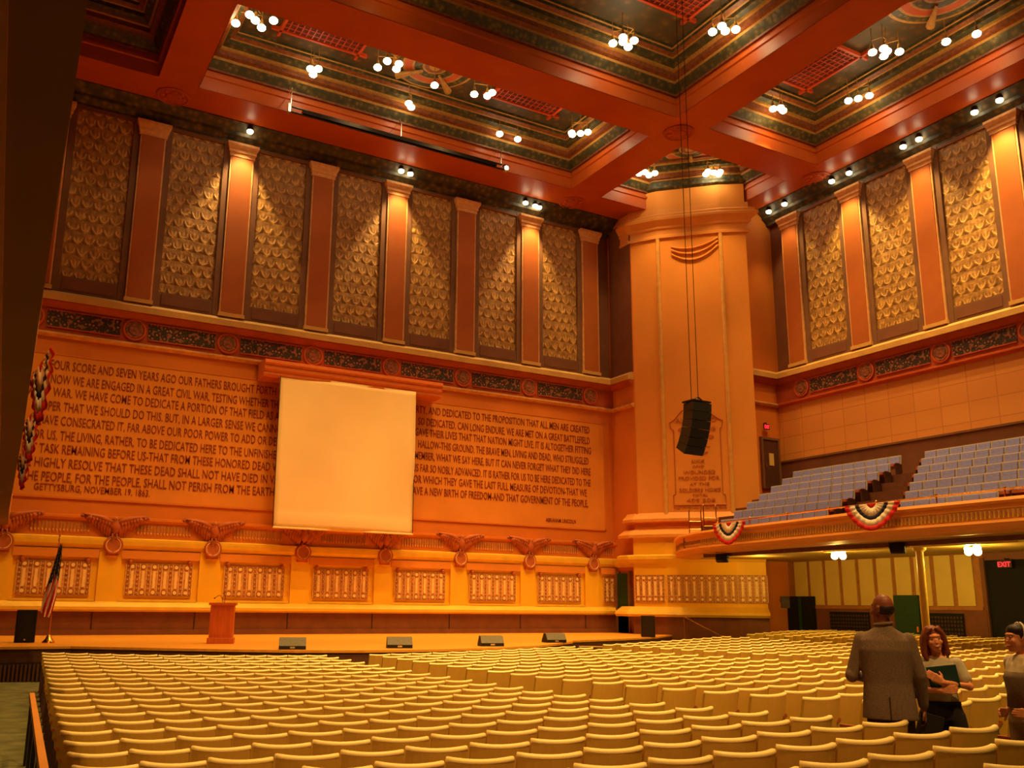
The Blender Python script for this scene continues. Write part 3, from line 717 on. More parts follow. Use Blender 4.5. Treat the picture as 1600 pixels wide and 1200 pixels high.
for (a, b) in xg:
    for (c, d) in ygaps: coffer(a, b, c, d)
def ceil_dome(x, y, R):
    mb = MB()
    for k, (rr, m) in enumerate(((1.0, 'coffer_gold'), (0.94, 'coffer_green'), (0.78, 'coffer_gold'), (0.72, 'band_red'), (0.55, 'coffer_gold'), (0.5, 'coffer_green'), (0.30, 'coffer_gold'), (0.25, 'coffer_brown'), (0.14, 'coffer_gold'))):
        mb.lathe([(R * rr, 20.45 - 0.02 * k), (R * rr, 20.55), (R * (rr - 0.04), 20.55)] if False else [(R * rr, 20.55), (R * rr, 20.44 - 0.012 * k), (R * rr - 0.06, 20.42 - 0.012 * k), (0.0, 20.43 - 0.012 * k)], (x, y, 0), m, 48)
    for a in range(4):
        an = math.pi / 4 + a * math.pi / 2
        p = [(x + R * t * math.cos(an), y + R * t * math.sin(an), 20.28 + 0.0 * t) for t in (0.3, 0.6, 0.98)]
        mb.tube(p, [0.05, 0.09, 0.16], 'coffer_gold', 8)
        mb.tube(p, [0.02, 0.05, 0.1], 'band_red', 6)
    mb.build('ceiling_rosette', ceil)
ceil_dome(13.57, 28.56, 1.65); ceil_dome(26.46, 28.56, 1.65); ceil_dome(26.46, 16.2, 1.75); ceil_dome(13.57, 12.5, 3.5)
def grille(x, y, w, d):
    mb = MB(); z = 20.42
    mb.box(x - w / 2, x + w / 2, y - d / 2, y + d / 2, z + 0.02, 20.56, 'grille_dark')
    for s in (-1, 1):
        mb.box(x - w / 2 - 0.35, x + w / 2 + 0.35, y + s * d / 2 - 0.05, y + s * d / 2 + 0.05, z - 0.05, z + 0.1, 'grille_red')
        mb.box(x + s * w / 2 - 0.05, x + s * w / 2 + 0.05, y - d / 2 - 0.35, y + d / 2 + 0.35, z - 0.05, z + 0.1, 'grille_red')
    nx = int(w / 0.22); ny = int(d / 0.22)
    for i in range(1, nx): mb.box(x - w / 2 + w * i / nx - 0.018, x - w / 2 + w * i / nx + 0.018, y - d / 2, y + d / 2, z - 0.01, z + 0.05, 'grille_red')
    for j in range(1, ny): mb.box(x - w / 2, x + w / 2, y - d / 2 + d * j / ny - 0.018, y - d / 2 + d * j / ny + 0.018, z, z + 0.05, 'grille_red')
    mb.build('ceiling_grille', ceil)
grille(9.2, 28.6, 3.0, 1.5); grille(18.0, 28.6, 3.0, 1.5); grille(26.46, 21.3, 1.6, 2.6); grille(18.6, 20.4, 3.0, 2.2); grille(8.6, 20.4, 3.0, 2.2); grille(18.6, 13.5, 3.0, 3.0)
ros = MB().lathe([(0.62, 18.41), (0.62, 18.36), (0.54, 18.33), (0.50, 18.37), (0.30, 18.37), (0.26, 18.32), (0.0, 18.30)], (0, 0, 0), 'band_red', 32)
for a in range(8):
    an = a * math.pi / 4; ros.ball((0.38 * math.cos(an), 0.38 * math.sin(an), 18.36), (0.09, 0.09, 0.04), 'line_red', 8, 5)
ros_me = ros.mesh('beam_rosette')
for (x, y) in ((22.63, 25.02), (22.63, 32.4), (4.62, 32.35), (30.43, 25.0), (4.62, 25.02)):
    o = bpy.data.objects.new('beam_rosette', ros_me); C.objects.link(o); o.parent = ceil; o.location = (x, y, 0)

# ------------------------------------------------------------------ lamp clusters in the ceiling
LABELS = {
 'a': 'cluster of five bare ceiling lamps nearest the top left, above the tablet opening words',
 'b': 'single bare ceiling lamp beside the upper left red grille',
 'c': 'cluster of three ceiling lamps just above the left end of the black batten',
 'd': 'cluster of four ceiling lamps left of the ringed rosette over the stage',
 'e': 'single small lamp in the centre of the ringed rosette over the stage',
 'f': 'pair of ceiling lamps just in front of the ringed rosette over the stage',
 'g': 'cluster of three bright ceiling lamps right of the ringed rosette over the stage',
 'i': 'pair of ceiling lamps above the right end of the black batten',
 'j': 'row of four ceiling lamps at the right end of the stage coffer',
 'k': 'cluster of five bright ceiling lamps left of the great coffer corner',
 'l': 'cluster of four bright ceiling lamps right of the great coffer corner',
 'm': 'cluster of four ceiling lamps left of the hoist cables over the corner pier',
 'n': 'cluster of five ceiling lamps right of the hoist cables over the corner pier',
 'o': 'cluster of three ceiling lamps in the far corner of the right coffer',
 'q': 'row of three ceiling lamps beside the right red grille, wall side',
 'r': 'cluster of five ceiling lamps at the near end of the right red grille',
 's': 'single ceiling lamp near the right rosette, fainter of the two at top right',
 't': 'single bright ceiling lamp near the right rosette, brighter of the two at top right',
}
CL = {'a': [(5.9, 28.55), (6.75, 28.35), (6.45, 28.05), (6.2, 27.85), (7.0, 27.75)],
 'b': [(9.1, 26.9)], 'c': [(9.25, 30.2), (9.05, 29.9), (9.3, 29.75)], 'd': [(11.2, 28.55), (11.85, 28.3), (11.35, 28.0), (11.8, 27.95)],
 'e': [(13.57, 28.56)], 'f': [(13.25, 30.25), (13.45, 30.45)], 'g': [(15.2, 28.35), (15.7, 28.2), (15.75, 27.9)],
 'i': [(17.6, 30.5), (18.5, 30.5)], 'j': [(20.2, 28.9), (20.75, 28.5), (20.55, 28.75), (20.3, 29.0)],
 'k': [(17.9, 23.0), (18.15, 22.75), (18.5, 22.9), (18.45, 22.5), (18.0, 22.55)], 'l': [(20.5, 20.75), (20.55, 20.35), (20.85, 20.5), (21.1, 20.25)],
 'm': [(25.0, 30.4), (25.15, 30.15), (25.5, 30.3), (25.6, 30.0)], 'n': [(27.7, 28.9), (27.6, 28.65), (27.9, 28.6), (28.2, 28.6), (28.1, 28.4)],
 'o': [(26.1, 23.3), (26.3, 23.1), (26.55, 23.2)], 'q': [(28.2, 21.4), (28.4, 21.1), (28.6, 20.75)],
 'r': [(26.3, 18.8), (26.45, 18.45), (26.7, 18.5), (26.85, 18.75), (27.1, 18.3)], 's': [(28.0, 17.1)], 't': [(28.5, 16.3)]}
lamp_me = MB().lathe([(0.04, 0.3), (0.05, 0.2), (0.10, 0.08), (0.11, 0.0), (0.10, 0.0), (0.05, 0.05)], (0, 0, 0), 'coffer_gold', 12).mesh('lamp_can')
bulb_me = MB().ball((0, 0, 0.0), (0.15, 0.15, 0.11), 'bulb_glow', 12, 8).mesh('bulb', True)
for k, pts in CL.items():
    x = sum(p[0] for p in pts) / len(pts); y = sum(p[1] for p in pts) / len(pts)
    t = empty('ceiling_lamp_cluster', (x, y, 19.6)); tag(t, LABELS[k], 'ceiling light', 'lamp clusters in the ceiling coffers')
    mb = MB()
    for (a, b) in pts:
        o = bpy.data.objects.new('lamp_can', lamp_me); C.objects.link(o); o.parent = t; o.location = (a - x, b - y, 0)
        q = bpy.data.objects.new('bulb', bulb_me); C.objects.link(q); q.parent = o; q.location = (0, 0, -0.02)
        mb.tube([(a - x, b - y, 0.25), (a - x, b - y, 0.96)], 0.014, 'coffer_gold', 6)
    if len(pts) > 1: mb.tube([(a - x, b - y, 0.45) for a, b in pts], 0.014, 'coffer_gold', 6)
    mb.build('bracket', t)
# wall-washing lamps under the ceiling edge
edge = [(7.68, 32.95, 'small round lamp under the ceiling edge above the second pilaster'), (14.2, 33.0, 'left lamp of the pair under the ceiling above the fourth pilaster'), (14.65, 33.05, 'right lamp of the pair under the ceiling above the fourth pilaster'),
        (20.45, 33.0, 'leftmost lamp of three under the ceiling above the sixth pilaster'), (21.0, 33.05, 'middle lamp of three under the ceiling above the sixth pilaster'), (21.25, 33.1, 'rightmost lamp of three under the ceiling above the sixth pilaster')]
edgeR = [(30.75, 28.1, 'lamp under the right ceiling edge nearest the corner pier'), (30.75, 27.15, 'second lamp from the corner pier under the right ceiling edge'), (30.75, 24.5, 'third lamp from the corner pier under the right ceiling edge'), (30.75, 23.6, 'fourth lamp from the corner pier under the right ceiling edge'),
         (30.75, 21.0, 'small amber lamp, fifth from the pier under the right ceiling edge'), (30.75, 20.3, 'sixth lamp from the corner pier under the right ceiling edge'), (30.75, 18.0, 'seventh lamp from the corner pier under the right ceiling edge'), (30.75, 17.05, 'eighth lamp from the corner pier under the right ceiling edge')]
for x, y, lb in edge + edgeR:
    t = empty('wall_washer_lamp', (x, y, 18.1)); tag(t, lb, 'spotlight', 'wall washers along the ceiling edge')
    o = bpy.data.objects.new('bulb', bulb_me); C.objects.link(o); o.parent = t; o.scale = (0.85, 0.85, 0.85)
    MB().lathe([(0.11, 0.0), (0.12, 0.1), (0.06, 0.26), (0.03, 0.3)], (0, 0, 0), 'steel_dark', 10).build('lamp_can', t)
for x in (7.56, 14.27, 20.97):
    spot(x, 32.6, 18.1, x, 33.5, 12.5, 1500, 62, 0.55, (1.0, 0.66, 0.26))
for i, y in enumerate((27.32, 23.97, 20.61, 17.26, 13.9, 10.5)):
    spot(30.1, y, 18.1, 31.3, y, 12.5, (400, 1400, 700, 2000, 1100, 2000)[i], 68, 0.6, (1.0, 0.70, 0.24))
# added spots where no lamp hangs, for neighbouring lamps' faint spill on the wall
for x in (0.85, 4.2, 10.9, 17.6, 24.3):
    spot(x, 31.2, 18.2, x, 33.5, 11.0, 90, 60, 0.7, (1.0, 0.66, 0.26))

# batten hung over the stage
bt = empty('lighting_batten', (0, 0, 0)); tag(bt, 'long black lighting batten hung under the ceiling above the stage', 'lighting batten')
MB().tube([(8.4, 30.1, 17.75), (17.5, 30.1, 17.75)], 0.035, 'steel_dark', 8).build('lower_pipe', bt)
MB().tube([(8.4, 30.1, 17.95), (17.5, 30.1, 17.95)], 0.035, 'steel_dark', 8).build('upper_pipe', bt)
MB().box(8.9, 17.2, 30.02, 30.22, 17.78, 17.93, 'steel_dark').build('cable_tray', bt)
for x in (8.45, 12.9, 17.45):
    MB().tube([(x, 30.1, 17.75), (x, 30.1, 18.7), (x, 31.36, 18.7)], 0.018, 'chrome', 6).build('hanger', bt)
MB().box(8.33, 8.43, 30.0, 30.2, 17.68, 18.02, 'chrome').build('end_plate', bt)
t = empty('spotlight', (17.6, 30.0, 17.65)); tag(t, 'small lit spotlight at the right end of the black batten', 'spotlight')
MB().box(-0.1, 0.1, -0.1, 0.1, 0, 0.25, 'chrome').build('housing', t)
MB().ball((0, -0.11, 0.1), (0.09, 0.04, 0.09), 'bulb_glow', 10, 6).build('lens', t)

# ------------------------------------------------------------------ eagles
def eagle():
    root = empty('eagle_sculpture')
    mb = MB()
    # body and head
    mb.loft([(0, -0.20, 2.20, 0.05, 0.05), (0, -0.24, 2.32, 0.12, 0.10), (0, -0.27, 2.45, 0.15, 0.12), (0, -0.28, 2.58, 0.12, 0.10), (0, -0.30, 2.68, 0.075, 0.075), (0, -0.31, 2.76, 0.07, 0.075), (0, -0.31, 2.82, 0.04, 0.04)], 'eagle_red', 12)
    mb.loft([(0.0, -0.36, 2.76, 0.025, 0.04), (0.0, -0.41, 2.73, 0.01, 0.02)], 'ornament_tan', 6)
    for s in (-1, 1): mb.tube([(s * 0.06, -0.26, 2.25), (s * 0.08, -0.27, 2.12), (s * 0.07, -0.28, 2.04)], [0.035, 0.025, 0.03], 'eagle_red', 6)
    mb.build('body', root, smooth=True)
    for s in (-1, 1):
        w = MB()
        # long feathers hanging from the raised leading edge, the wing narrowing down to the shield
        n = 10
        for k in range(n):
            t = k / (n - 1)
            p0 = Vector((s * (0.12 + 0.94 * t), -0.20 + 0.05 * t, 2.62 + 0.22 * t ** 0.6))
            p1 = Vector((s * (0.16 + 0.86 * t ** 1.15), -0.13, 2.06 + 0.72 * t ** 1.1))
            w.tube([p0, (p0 + p1) / 2 + Vector((s * 0.02, -0.05, 0)), p1], [0.07, 0.075 - 0.02 * t, 0.025], 'eagle_red', 6)
        for k in range(8):
            t = k / 7
            p0 = Vector((s * (0.10 + 0.70 * t), -0.24 + 0.04 * t, 2.62 + 0.2 * t ** 0.6)); p1 = p0 + Vector((s * 0.01, -0.01, -0.26 + 0.1 * t))
            w.tube([p0, (p0 + p1) / 2 + Vector((0, -0.03, 0)), p1], [0.05, 0.062, 0.02], 'eagle_red', 6)
        w.tube([(s * 0.08, -0.24, 2.60), (s * 0.4, -0.25, 2.76), (s * 0.8, -0.2, 2.84), (s * 1.1, -0.14, 2.87)], [0.08, 0.08, 0.06, 0.025], 'eagle_red', 8)
        w.build('wing', root, smooth=True)
    MB().lathe([(0.30, -0.1), (0.32, -0.22), (0.28, -0.27), (0.245, -0.24), (0.0, -0.24)], (0, 0, 1.86), 'eagle_red', 28, 'y').tube([(0.235 * math.cos(2 * math.pi * i / 28), -0.25, 1.86 + 0.235 * math.sin(2 * math.pi * i / 28)) for i in range(29)], 0.014, 'slot_pale', 6, cap=False).build('shield', root)
    MB().box(-0.2, 0.2, -0.2, 0, 1.5, 1.62, 'eagle_red').build('bracket', root)
    return root
e0 = eagle()
elab = ['leftmost eagle relief, partly behind the balcony edge', 'eagle relief above the flag, second from the left', 'eagle relief above the lectern, third from the left', 'eagle relief below the left half of the projection screen',
        'eagle relief below the right half of the projection screen', 'eagle relief first to the right of the projection screen', 'eagle relief second to the right of the projection screen', 'eagle relief nearest the corner pier, third right of the screen']
for i, x in enumerate(EX):
    e = e0 if i == 0 else copy_tree(e0)
    e.location = (x + (0.0 if i else 0.0), WY, 0); tag(e, elab[i], 'eagle sculpture', 'spread eagles with round shields along the stage wall')

# ------------------------------------------------------------------ projection screen
ps = empty('projection_screen', (0, 0, 0)); tag(ps, 'pale cream projection screen hanging from a red box on the lettered wall', 'projection screen')
hb = MB().sweep([(8.75, 33.55), (16.15, 33.55)], [(0.0, 8.28), (0.82, 8.28), (0.9, 8.36), (0.9, 8.48), (0.98, 8.56), (0.98, 8.72), (1.06, 8.78), (1.06, 8.9), (0.0, 8.95)], 'header_red').build('housing', ps)
sm = MB(); nx, nz = 28, 30
vs = []
for j in range(nz + 1):
    v = j / nz
    for i in range(nx + 1):
        u = i / nx; x = 9.38 + 0.06 * v + (5.62 - 0.06 * v) * u + 0.02 * v; z = 8.42 - (8.42 - 2.66) * v
        y = 32.66 + 0.035 * math.sin(6 * (u - v * 0.8)) * (0.3 + u) + 0.03 * math.sin(9 * (u + v * 0.35) + 1) * (1 - v) + 0.02 * math.sin(5 * u * v * 2)
        if 0.92 < v < 0.95: y -= 0.03
        vs.append((x, y, z))
sm.add(vs, [(j * (nx + 1) + i, j * (nx + 1) + i + 1, (j + 1) * (nx + 1) + i + 1, (j + 1) * (nx + 1) + i) for j in range(nz) for i in range(nx)], 'screen_cloth')
so = sm.build('screen_cloth', ps, smooth=True); md = so.modifiers.new('solid', 'SOLIDIFY'); md.thickness = 0.004
MB().tube([(9.43, 32.66, 2.68), (15.03, 32.66, 2.68)], 0.035, 'screen_cloth', 8).build('bottom_bar', ps)
for x in (9.4, 15.0): MB().tube([(x, 32.66, 8.42), (x + 0.02, 32.66, 2.68)], 0.012, 'steel_dark', 5).build('edge_cord', ps)

# ------------------------------------------------------------------ right balcony
bal = empty('balcony', (0, 0, 0)); tag(bal, 'stepped side balcony on the right with ornamented orange front', 'balcony', kind='structure')
FP = [(22.2, -3), (22.45, 8), (22.55, 13), (22.6, 17.5), (23.0, 20.5), (23.4, 23.5), (23.85, 26.0), (24.6, 27.9), (25.9, 29.7), (27.0, 30.7)]
FPr = FP[::-1]      # travel toward the camera so that outward (right of travel) faces the hall
def fas(name, prof, m): return MB().sweep(FPr, prof, m).build(name, bal)
fas('rail_ledge', [(-0.3, 2.66), (0.10, 2.66), (0.14, 2.72), (0.10, 2.80), (-0.3, 2.80)], 'fascia_orange')
fas('fascia_upper', rect(-0.2, 0.05, 2.53, 2.66), 'fascia_orange')
fas('fascia_band', rect(-0.2, 0.03, 2.25, 2.53), 'fascia_gold')
fas('fascia_lower', [(-0.2, 2.25), (0.08, 2.25), (0.10, 2.18), (0.04, 2.10), (-0.1, 2.02), (-0.5, 1.97), (-0.9, 1.99), (-0.9, 2.1), (-0.2, 2.15)], 'fascia_orange')
dn = MB()
tot = 0
for (a, b) in zip(FPr, FPr[1:]):
    A = Vector(a); B = Vector(b); L = (B - A).length; t = (B - A) / L; nn = Vector((t.y, -t.x)); n = int(L / 0.12); rz = math.atan2(t.y, t.x)
    for k in range(n):
        p = A + t * (k + 0.5) * L / n + nn * 0.04
        if p.y < 6: continue
        dn.obox((p.x, p.y, 2.40), (0.05, 0.03, 0.18), rz, 'ornament_dark')
        p2 = p + t * 0.5 * L / n
        dn.obox((p2.x, p2.y, 2.33), (0.035, 0.03, 0.08), rz, 'ledge_gold')
dn.build('dart_row', bal)
# stepped floor
TX = [23.45 + 0.95 * r for r in range(8)]
TZ = [2.36 + 0.41 * r for r in range(8)]
for r in range(7):
    x0 = TX[r]; x1 = TX[r + 1] if r < 6 else RIGHT_X
    MB().box(x0 if r else 24.3, x1, -3, (26.4 if r == 0 else 27.6) if x0 < 29.5 else 28.75, TZ[r] - 0.5, TZ[r], 'balcony_tread').build('tier', bal)
MB().prism([(22.25, -3), (22.5, 8), (22.6, 13), (22.65, 17.5), (23.05, 20.5), (23.45, 23.5), (23.9, 26.0), (24.65, 27.9), (25.95, 29.6), (26.9, 30.5), (28.4, 29.2), (24.9, 26.8), (24.5, -3)], 2.2, 2.36, 'balcony_tread').build('front_tier', bal)
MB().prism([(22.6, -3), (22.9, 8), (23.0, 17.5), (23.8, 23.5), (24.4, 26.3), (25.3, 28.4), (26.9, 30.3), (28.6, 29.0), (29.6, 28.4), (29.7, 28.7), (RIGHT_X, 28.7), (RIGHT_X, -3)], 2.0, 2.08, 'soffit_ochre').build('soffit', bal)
# dark stair flight up beside the pier
stp = MB()
for k in range(9): stp.box(26.0 + 0.5 * k, 26.5 + 0.5 * k, 25.4 + 0.0 * k, 28.0 if 26.5 + .5 * k < 29.9 else 28.7, TZ[0] + 0.25 * k, TZ[0] + 0.3 + 0.27 * k, 'balcony_tread')
stp.build('stair', bal)
# brass rail
rl = empty('brass_rail', (0, 0, 0)); tag(rl, 'thin brass rail on short posts along the top of the balcony front', 'railing')
def fpt(y):
    for (a, b) in zip(FP, FP[1:]):
        if a[1] <= y <= b[1]: t = (y - a[1]) / (b[1] - a[1]); return a[0] + (b[0] - a[0]) * t
    return FP[-1][0]
MB().tube([(fpt(y) + 0.1, y, 3.02) for y in np.linspace(2, 25.2, 40)], 0.024, 'brass', 8).build('rail_bar', rl)
for y in np.arange(6.0, 25.3, 1.9):
    x = fpt(y) + 0.1
    MB().tube([(x, y, 2.8), (x, y, 3.02)], 0.02, 'brass', 8).ball((x, y, 3.05), 0.045, 'brass', 8, 6).build('rail_post', rl)
for y in (25.9, 27.3):
    g = MB()
    for dx in (0.0, 0.42):
        x = fpt(y) + 0.1 + dx
        g.tube([(x, y - dx * .5, 2.8), (x, y - dx * .5, 3.75)], 0.02, 'brass', 8); g.ball((x, y - dx * .5, 3.78), 0.04, 'brass', 8, 6)
    x = fpt(y) + 0.1
    for z in (3.0, 3.3): g.tube([(x, y, z), (x + 0.42, y - 0.21, z)], 0.014, 'brass', 6)
    g.build('rail_gate', rl)

# balcony seats
def balcony_seat():
    root = empty('balcony_seat')
    b = MB(); pts = []
    # cream shell standing slightly reclined, facing -x (the hall)
    b.add([(0.02, -0.25, 0.36), (0.02, 0.25, 0.36), (0.09, 0.25, 0.85), (0.09, -0.25, 0.85), (0.06, -0.25, 0.36), (0.06, 0.25, 0.36), (0.125, 0.25, 0.85), (0.125, -0.25, 0.85)],
          [(0, 1, 2, 3), (4, 7, 6, 5), (0, 4, 5, 1), (1, 5, 6, 2), (2, 6, 7, 3), (3, 7, 4, 0)], 'balcony_back')
    b.build('backrest', root)
    p = MB().add([(-0.02, -0.215, 0.42), (-0.02, 0.215, 0.42), (0.05, 0.215, 0.81), (0.05, -0.215, 0.81), (0.03, -0.225, 0.41), (0.03, 0.225, 0.41), (0.09, 0.225, 0.82), (0.09, -0.225, 0.82)],
                 [(0, 3, 2, 1), (0, 1, 5, 4), (1, 2, 6, 5), (2, 3, 7, 6), (3, 0, 4, 7)], 'pad_blue').build('back_pad', root)
    MB().obox((-0.16, 0, 0.42), (0.34, 0.42, 0.09), 0, 'seat_wood', ry=math.radians(10)).build('seat_base', root)
    for s in (-1, 1):
        MB().box(-0.28, 0.08, s * 0.25 - 0.02, s * 0.25 + 0.02, 0.0, 0.5, 'seat_iron').box(-0.26, -0.06, s * 0.25 - 0.028, s * 0.25 + 0.028, 0.5, 0.53, 'seat_wood').build('leg', root)
    return root
bs0 = balcony_seat(); used = False
def put_bseat(x, y, z, rz, lb, sy=1.0):
    global used
    o = copy_tree(bs0) if used else bs0; used = True
    o.location = (x, y, z); o.rotation_euler = (0, 0, rz); o.scale = (1, sy, 1); tag(o, lb, 'seat', 'blue seats on the side balcony')
for r in range(7):
    xs = TX[r] + 0.78; z = TZ[r]
    yr = 20.47 + 0.22 * r; yl = 25.25 + 0.26 * r; n = 10
    if r == 0: xs = 24.22
    for k in range(n):
        y = yr + 0.25 + (yl - yr - 0.25) * (k + 0.0) / (n - 1) * 0.98
        put_bseat(xs, y, z, 0.0, 'blue balcony seat, far block, %s row up from the rail, %s from the aisle' % (ORD[r + 1], ORD[k + 1]), (yl - yr) / n / 0.505)
    yl = 17.8 + 0.5 * r; y = yl - 0.25; k = 0
    yend = 14.8 if r == 0 else (14.4 if r == 1 else 3)
    while y > yend - 0.1:
        q = frame_px(xs, y, z + 0.6)
        if q and q[0] < 1625: put_bseat(xs, y, z, 0.0, 'blue balcony seat, near block, %s row up from the rail, %s from the far aisle' % (ORD[r + 1], ORD[k + 1]))
        y -= 0.505; k += 1
# end standards seen dark in the aisles
for r in range(7):
    pass

# buntings
def bunting(name_lab, x, y, z, rz, grp):
    """half-round pleated fan, red-white-blue-white-red, hung from its straight top edge"""
    root = empty('bunting', (x, y, z), rz); tag(root, name_lab, 'bunting', grp)
    rings = [(0.0, 0.16, 'flag_red', 'center_rosette'), (0.16, 0.46, 'flag_white', 'inner_stripe'), (0.46, 0.60, 'flag_blue', 'blue_stripe'), (0.60, 0.82, 'flag_white', 'outer_stripe'), (0.82, 1.0, 'flag_red', 'border_stripe')]
    seg = 48
    for (a, b, m, nm) in rings:
        mb = MB(); vs = []
        for rr in (a, (a + b) / 2, b):
            for k in range(seg + 1):
                t = math.pi * k / seg
                R = 0.92 * rr; sag = 1.0 + 0.12 * math.sin(t) ** 3
                pl = 0.022 * rr * math.sin(t * 22) + 0.06 * math.sin(t) * rr
                vs.append((R * math.cos(t) * (1.0 if rr < 0.7 else 1.0), -0.03 - pl - 0.03, -0.66 * rr * math.sin(t) ** 1.25 * (1.0 + 0.16 * math.sin(t) ** 4)))
        n = seg + 1
        mb.add(vs, [(j * n + k, j * n + k + 1, (j + 1) * n + k + 1, (j + 1) * n + k) for j in range(2) for k in range(seg)], m)
        o = mb.build(nm, root, smooth=True); md = o.modifiers.new('solid', 'SOLIDIFY'); md.thickness = 0.006
    return root
bunting('flag-coloured bunting on the balcony front nearest the corner pier', 23.16, 23.75, 2.92, math.radians(-90 - 7), 'buntings on the right balcony')
bunting('flag-coloured bunting in the middle of the right balcony front', 22.40, 17.3, 2.96, math.radians(-90), 'buntings on the right balcony')

# ------------------------------------------------------------------ under the right balcony
ub = MB().box(RIGHT_X, RIGHT_X + 0.3, 19.9, 28.8, -2.3, 2.05, 'rail_red').box(RIGHT_X, RIGHT_X + 0.3, -3, 17.2, -2.3, 2.05, 'back_brown').box(RIGHT_X, RIGHT_X + 0.3, 17.2, 19.9, 1.75, 2.05, 'back_brown').box(RIGHT_X + 1.6, RIGHT_X + 1.8, 16, 21, -2.3, 2.05, 'dark_recess').build('wall_under_balcony')
tag(ub, kind='structure')
n = 10; y0, y1 = 20.2, 28.5
for k in range(n):
    a = y0 + (y1 - y0) * k / n; b = y0 + (y1 - y0) * (k + 1) / n
    MB().box(RIGHT_X - 0.05, RIGHT_X, a + 0.09, b - 0.09, 0.16, 1.98, 'panel_yellow').build('wall_panel', ub)
MB().box(RIGHT_X - 0.10, RIGHT_X, 20.0, 28.8, 0.02, 0.14, 'rail_red').build('chair_rail', ub)
MB().box(RIGHT_X - 0.07, RIGHT_X, 19.9, 28.8, -2.3, 0.02, 'wainscot_brown').build('wainscot', ub)
d2 = MB().box(RIGHT_X - 0.22, RIGHT_X - 0.07, 27.35, 28.75, -2.0, 0.52, 'dark_recess').build('door_2'); tag(d2, kind='structure')
MB().box(RIGHT_X - 0.26, RIGHT_X - 0.22, 27.98, 28.12, -2.0, 0.5, 'door_green').build('door_stile', d2)
d3 = MB().box(RIGHT_X - 0.2, RIGHT_X - 0.07, 22.45, 23.5, -2.0, 0.55, 'door_green').build('door_3'); tag(d3, kind='structure')
MB().box(RIGHT_X - 0.22, RIGHT_X - 0.2, 22.5, 22.58, -0.8, -0.6, 'brass').build('door_handle', d3)
d4 = MB().box(RIGHT_X + 0.05, RIGHT_X + 0.12, 18.35, 19.85, -2.0, 1.75, 'dark_recess').build('door_4'); tag(d4, kind='structure')
MB().box(RIGHT_X - 0.05, RIGHT_X + 0.1, 19.85, 20.0, -2.0, 1.85, 'back_brown').box(RIGHT_X - 0.02, RIGHT_X + 0.15, 18.3, 18.42, -2.0, 1.8, 'frame_brown').build('door_frame', d4)
def vent(yc, w, lb):
    t = empty('radiator_grille', (RIGHT_X - 0.13, yc, -1.0)); tag(t, lb, 'grille', 'dark grilles under the yellow wall panels')
    MB().box(-0.02, 0.03, -w / 2, w / 2, -0.75, 0.9, 'dark_recess').build('backing', t)
    mb = MB(); nn = int(w / 0.12)
    for i in range(nn):
        for j in range(11):
            mb.lathe([(0.05, -0.045), (0.05, -0.02)], (0, -w / 2 + w * (i + 0.5) / nn, -0.65 + 0.14 * j), 'seat_iron', 6, 'x')
    mb.build('scroll_work', t)
vent(25.65, 1.9, 'dark scrolled grille left of the standing man, under yellow panels'); vent(21.5, 1.5, 'dark scrolled grille right of the yellow column, under yellow panels')
t = empty('column', (25.9, 18.45, 0)); tag(t, 'slim yellow iron column holding up the right balcony', 'column')
MB().lathe([(0.115, -2.05), (0.115, 1.8)], (0, 0, 0), 'post_yellow', 20).build('shaft', t, smooth=False)
MB().lathe([(0.12, 1.78), (0.2, 1.84), (0.2, 1.9), (0.26, 1.94), (0.26, 2.0)], (0, 0, 0), 'post_yellow', 20).build('capital', t)
MB().lathe([(0.2, -2.05), (0.2, -1.9), (0.14, -1.85)], (0, 0, 0), 'post_yellow', 20).build('base', t)
MB().box(-0.12, 0.12, -3.2, 3.6, 1.92, 2.0, 'post_yellow').build('bearer', t)
for x, y, lb in ((26.3, 21.85, 'glowing yellow four-globe lamp under the balcony, left of the column'), (27.3, 17.6, 'glowing yellow four-globe lamp under the balcony, right of the column')):
    t = empty('globe_lamp', (x, y, 1.98)); tag(t, lb, 'ceiling light', 'globe lamps under the right balcony')
    MB().lathe([(0.14, 0.0), (0.12, -0.05), (0.05, -0.08)], (0, 0, 0), 'brass', 16).build('ceiling_plate', t)
    for k, (a, b, c) in enumerate(((-0.03, -0.13, -0.02), (0.03, 0.13, -0.02), (-0.1, 0.05, -0.12), (0.1, -0.06, -0.12))):
        MB().ball((a * 1.2, b * 1.3, c - 0.06), 0.12, 'globe_glow', 14, 10).build('globe', t, smooth=True)
    point(x - 0.1, y, 1.50, 210, (1.0, 0.68, 0.12), 0.12)
for (x, y) in ((27.0, 12.5), (27.0, 26.2)): point(x, y, 1.6, 70, (1.0, 0.62, 0.12), 0.12)

def small_speaker(x, y, z, rz, lb, sz=(0.42, 0.26, 0.24), tilt=-25):
    t = empty('loudspeaker', (x, y, z), rz); tag(t, lb, 'loudspeaker')
    bevel(MB().obox((0, 0, 0), sz, 0, 'speaker_black', rx=math.radians(tilt)).build('cabinet', t), 0.02)
    MB().obox((0, -sz[1] / 2 - 0.0, -0.05), (sz[0] * 0.86, 0.02, sz[2] * 0.8), 0, 'speaker_side', rx=math.radians(tilt)).build('grille', t)
    MB().tube([(-sz[0] / 2 - 0.02, 0, 0), (-sz[0] / 2 - 0.02, 0, 0.22), (sz[0] / 2 + 0.02, 0, 0.22), (sz[0] / 2 + 0.02, 0, 0)], 0.015, 'steel_dark', 6).build('yoke', t)
    return t
small_speaker(24.1, 25.2, 1.78, math.radians(-60), 'small black loudspeaker hung under the balcony beside the corner pier')
small_speaker(24.2, 17.95, 1.80, math.radians(-60), 'small black loudspeaker hung under the balcony left of the yellow column')
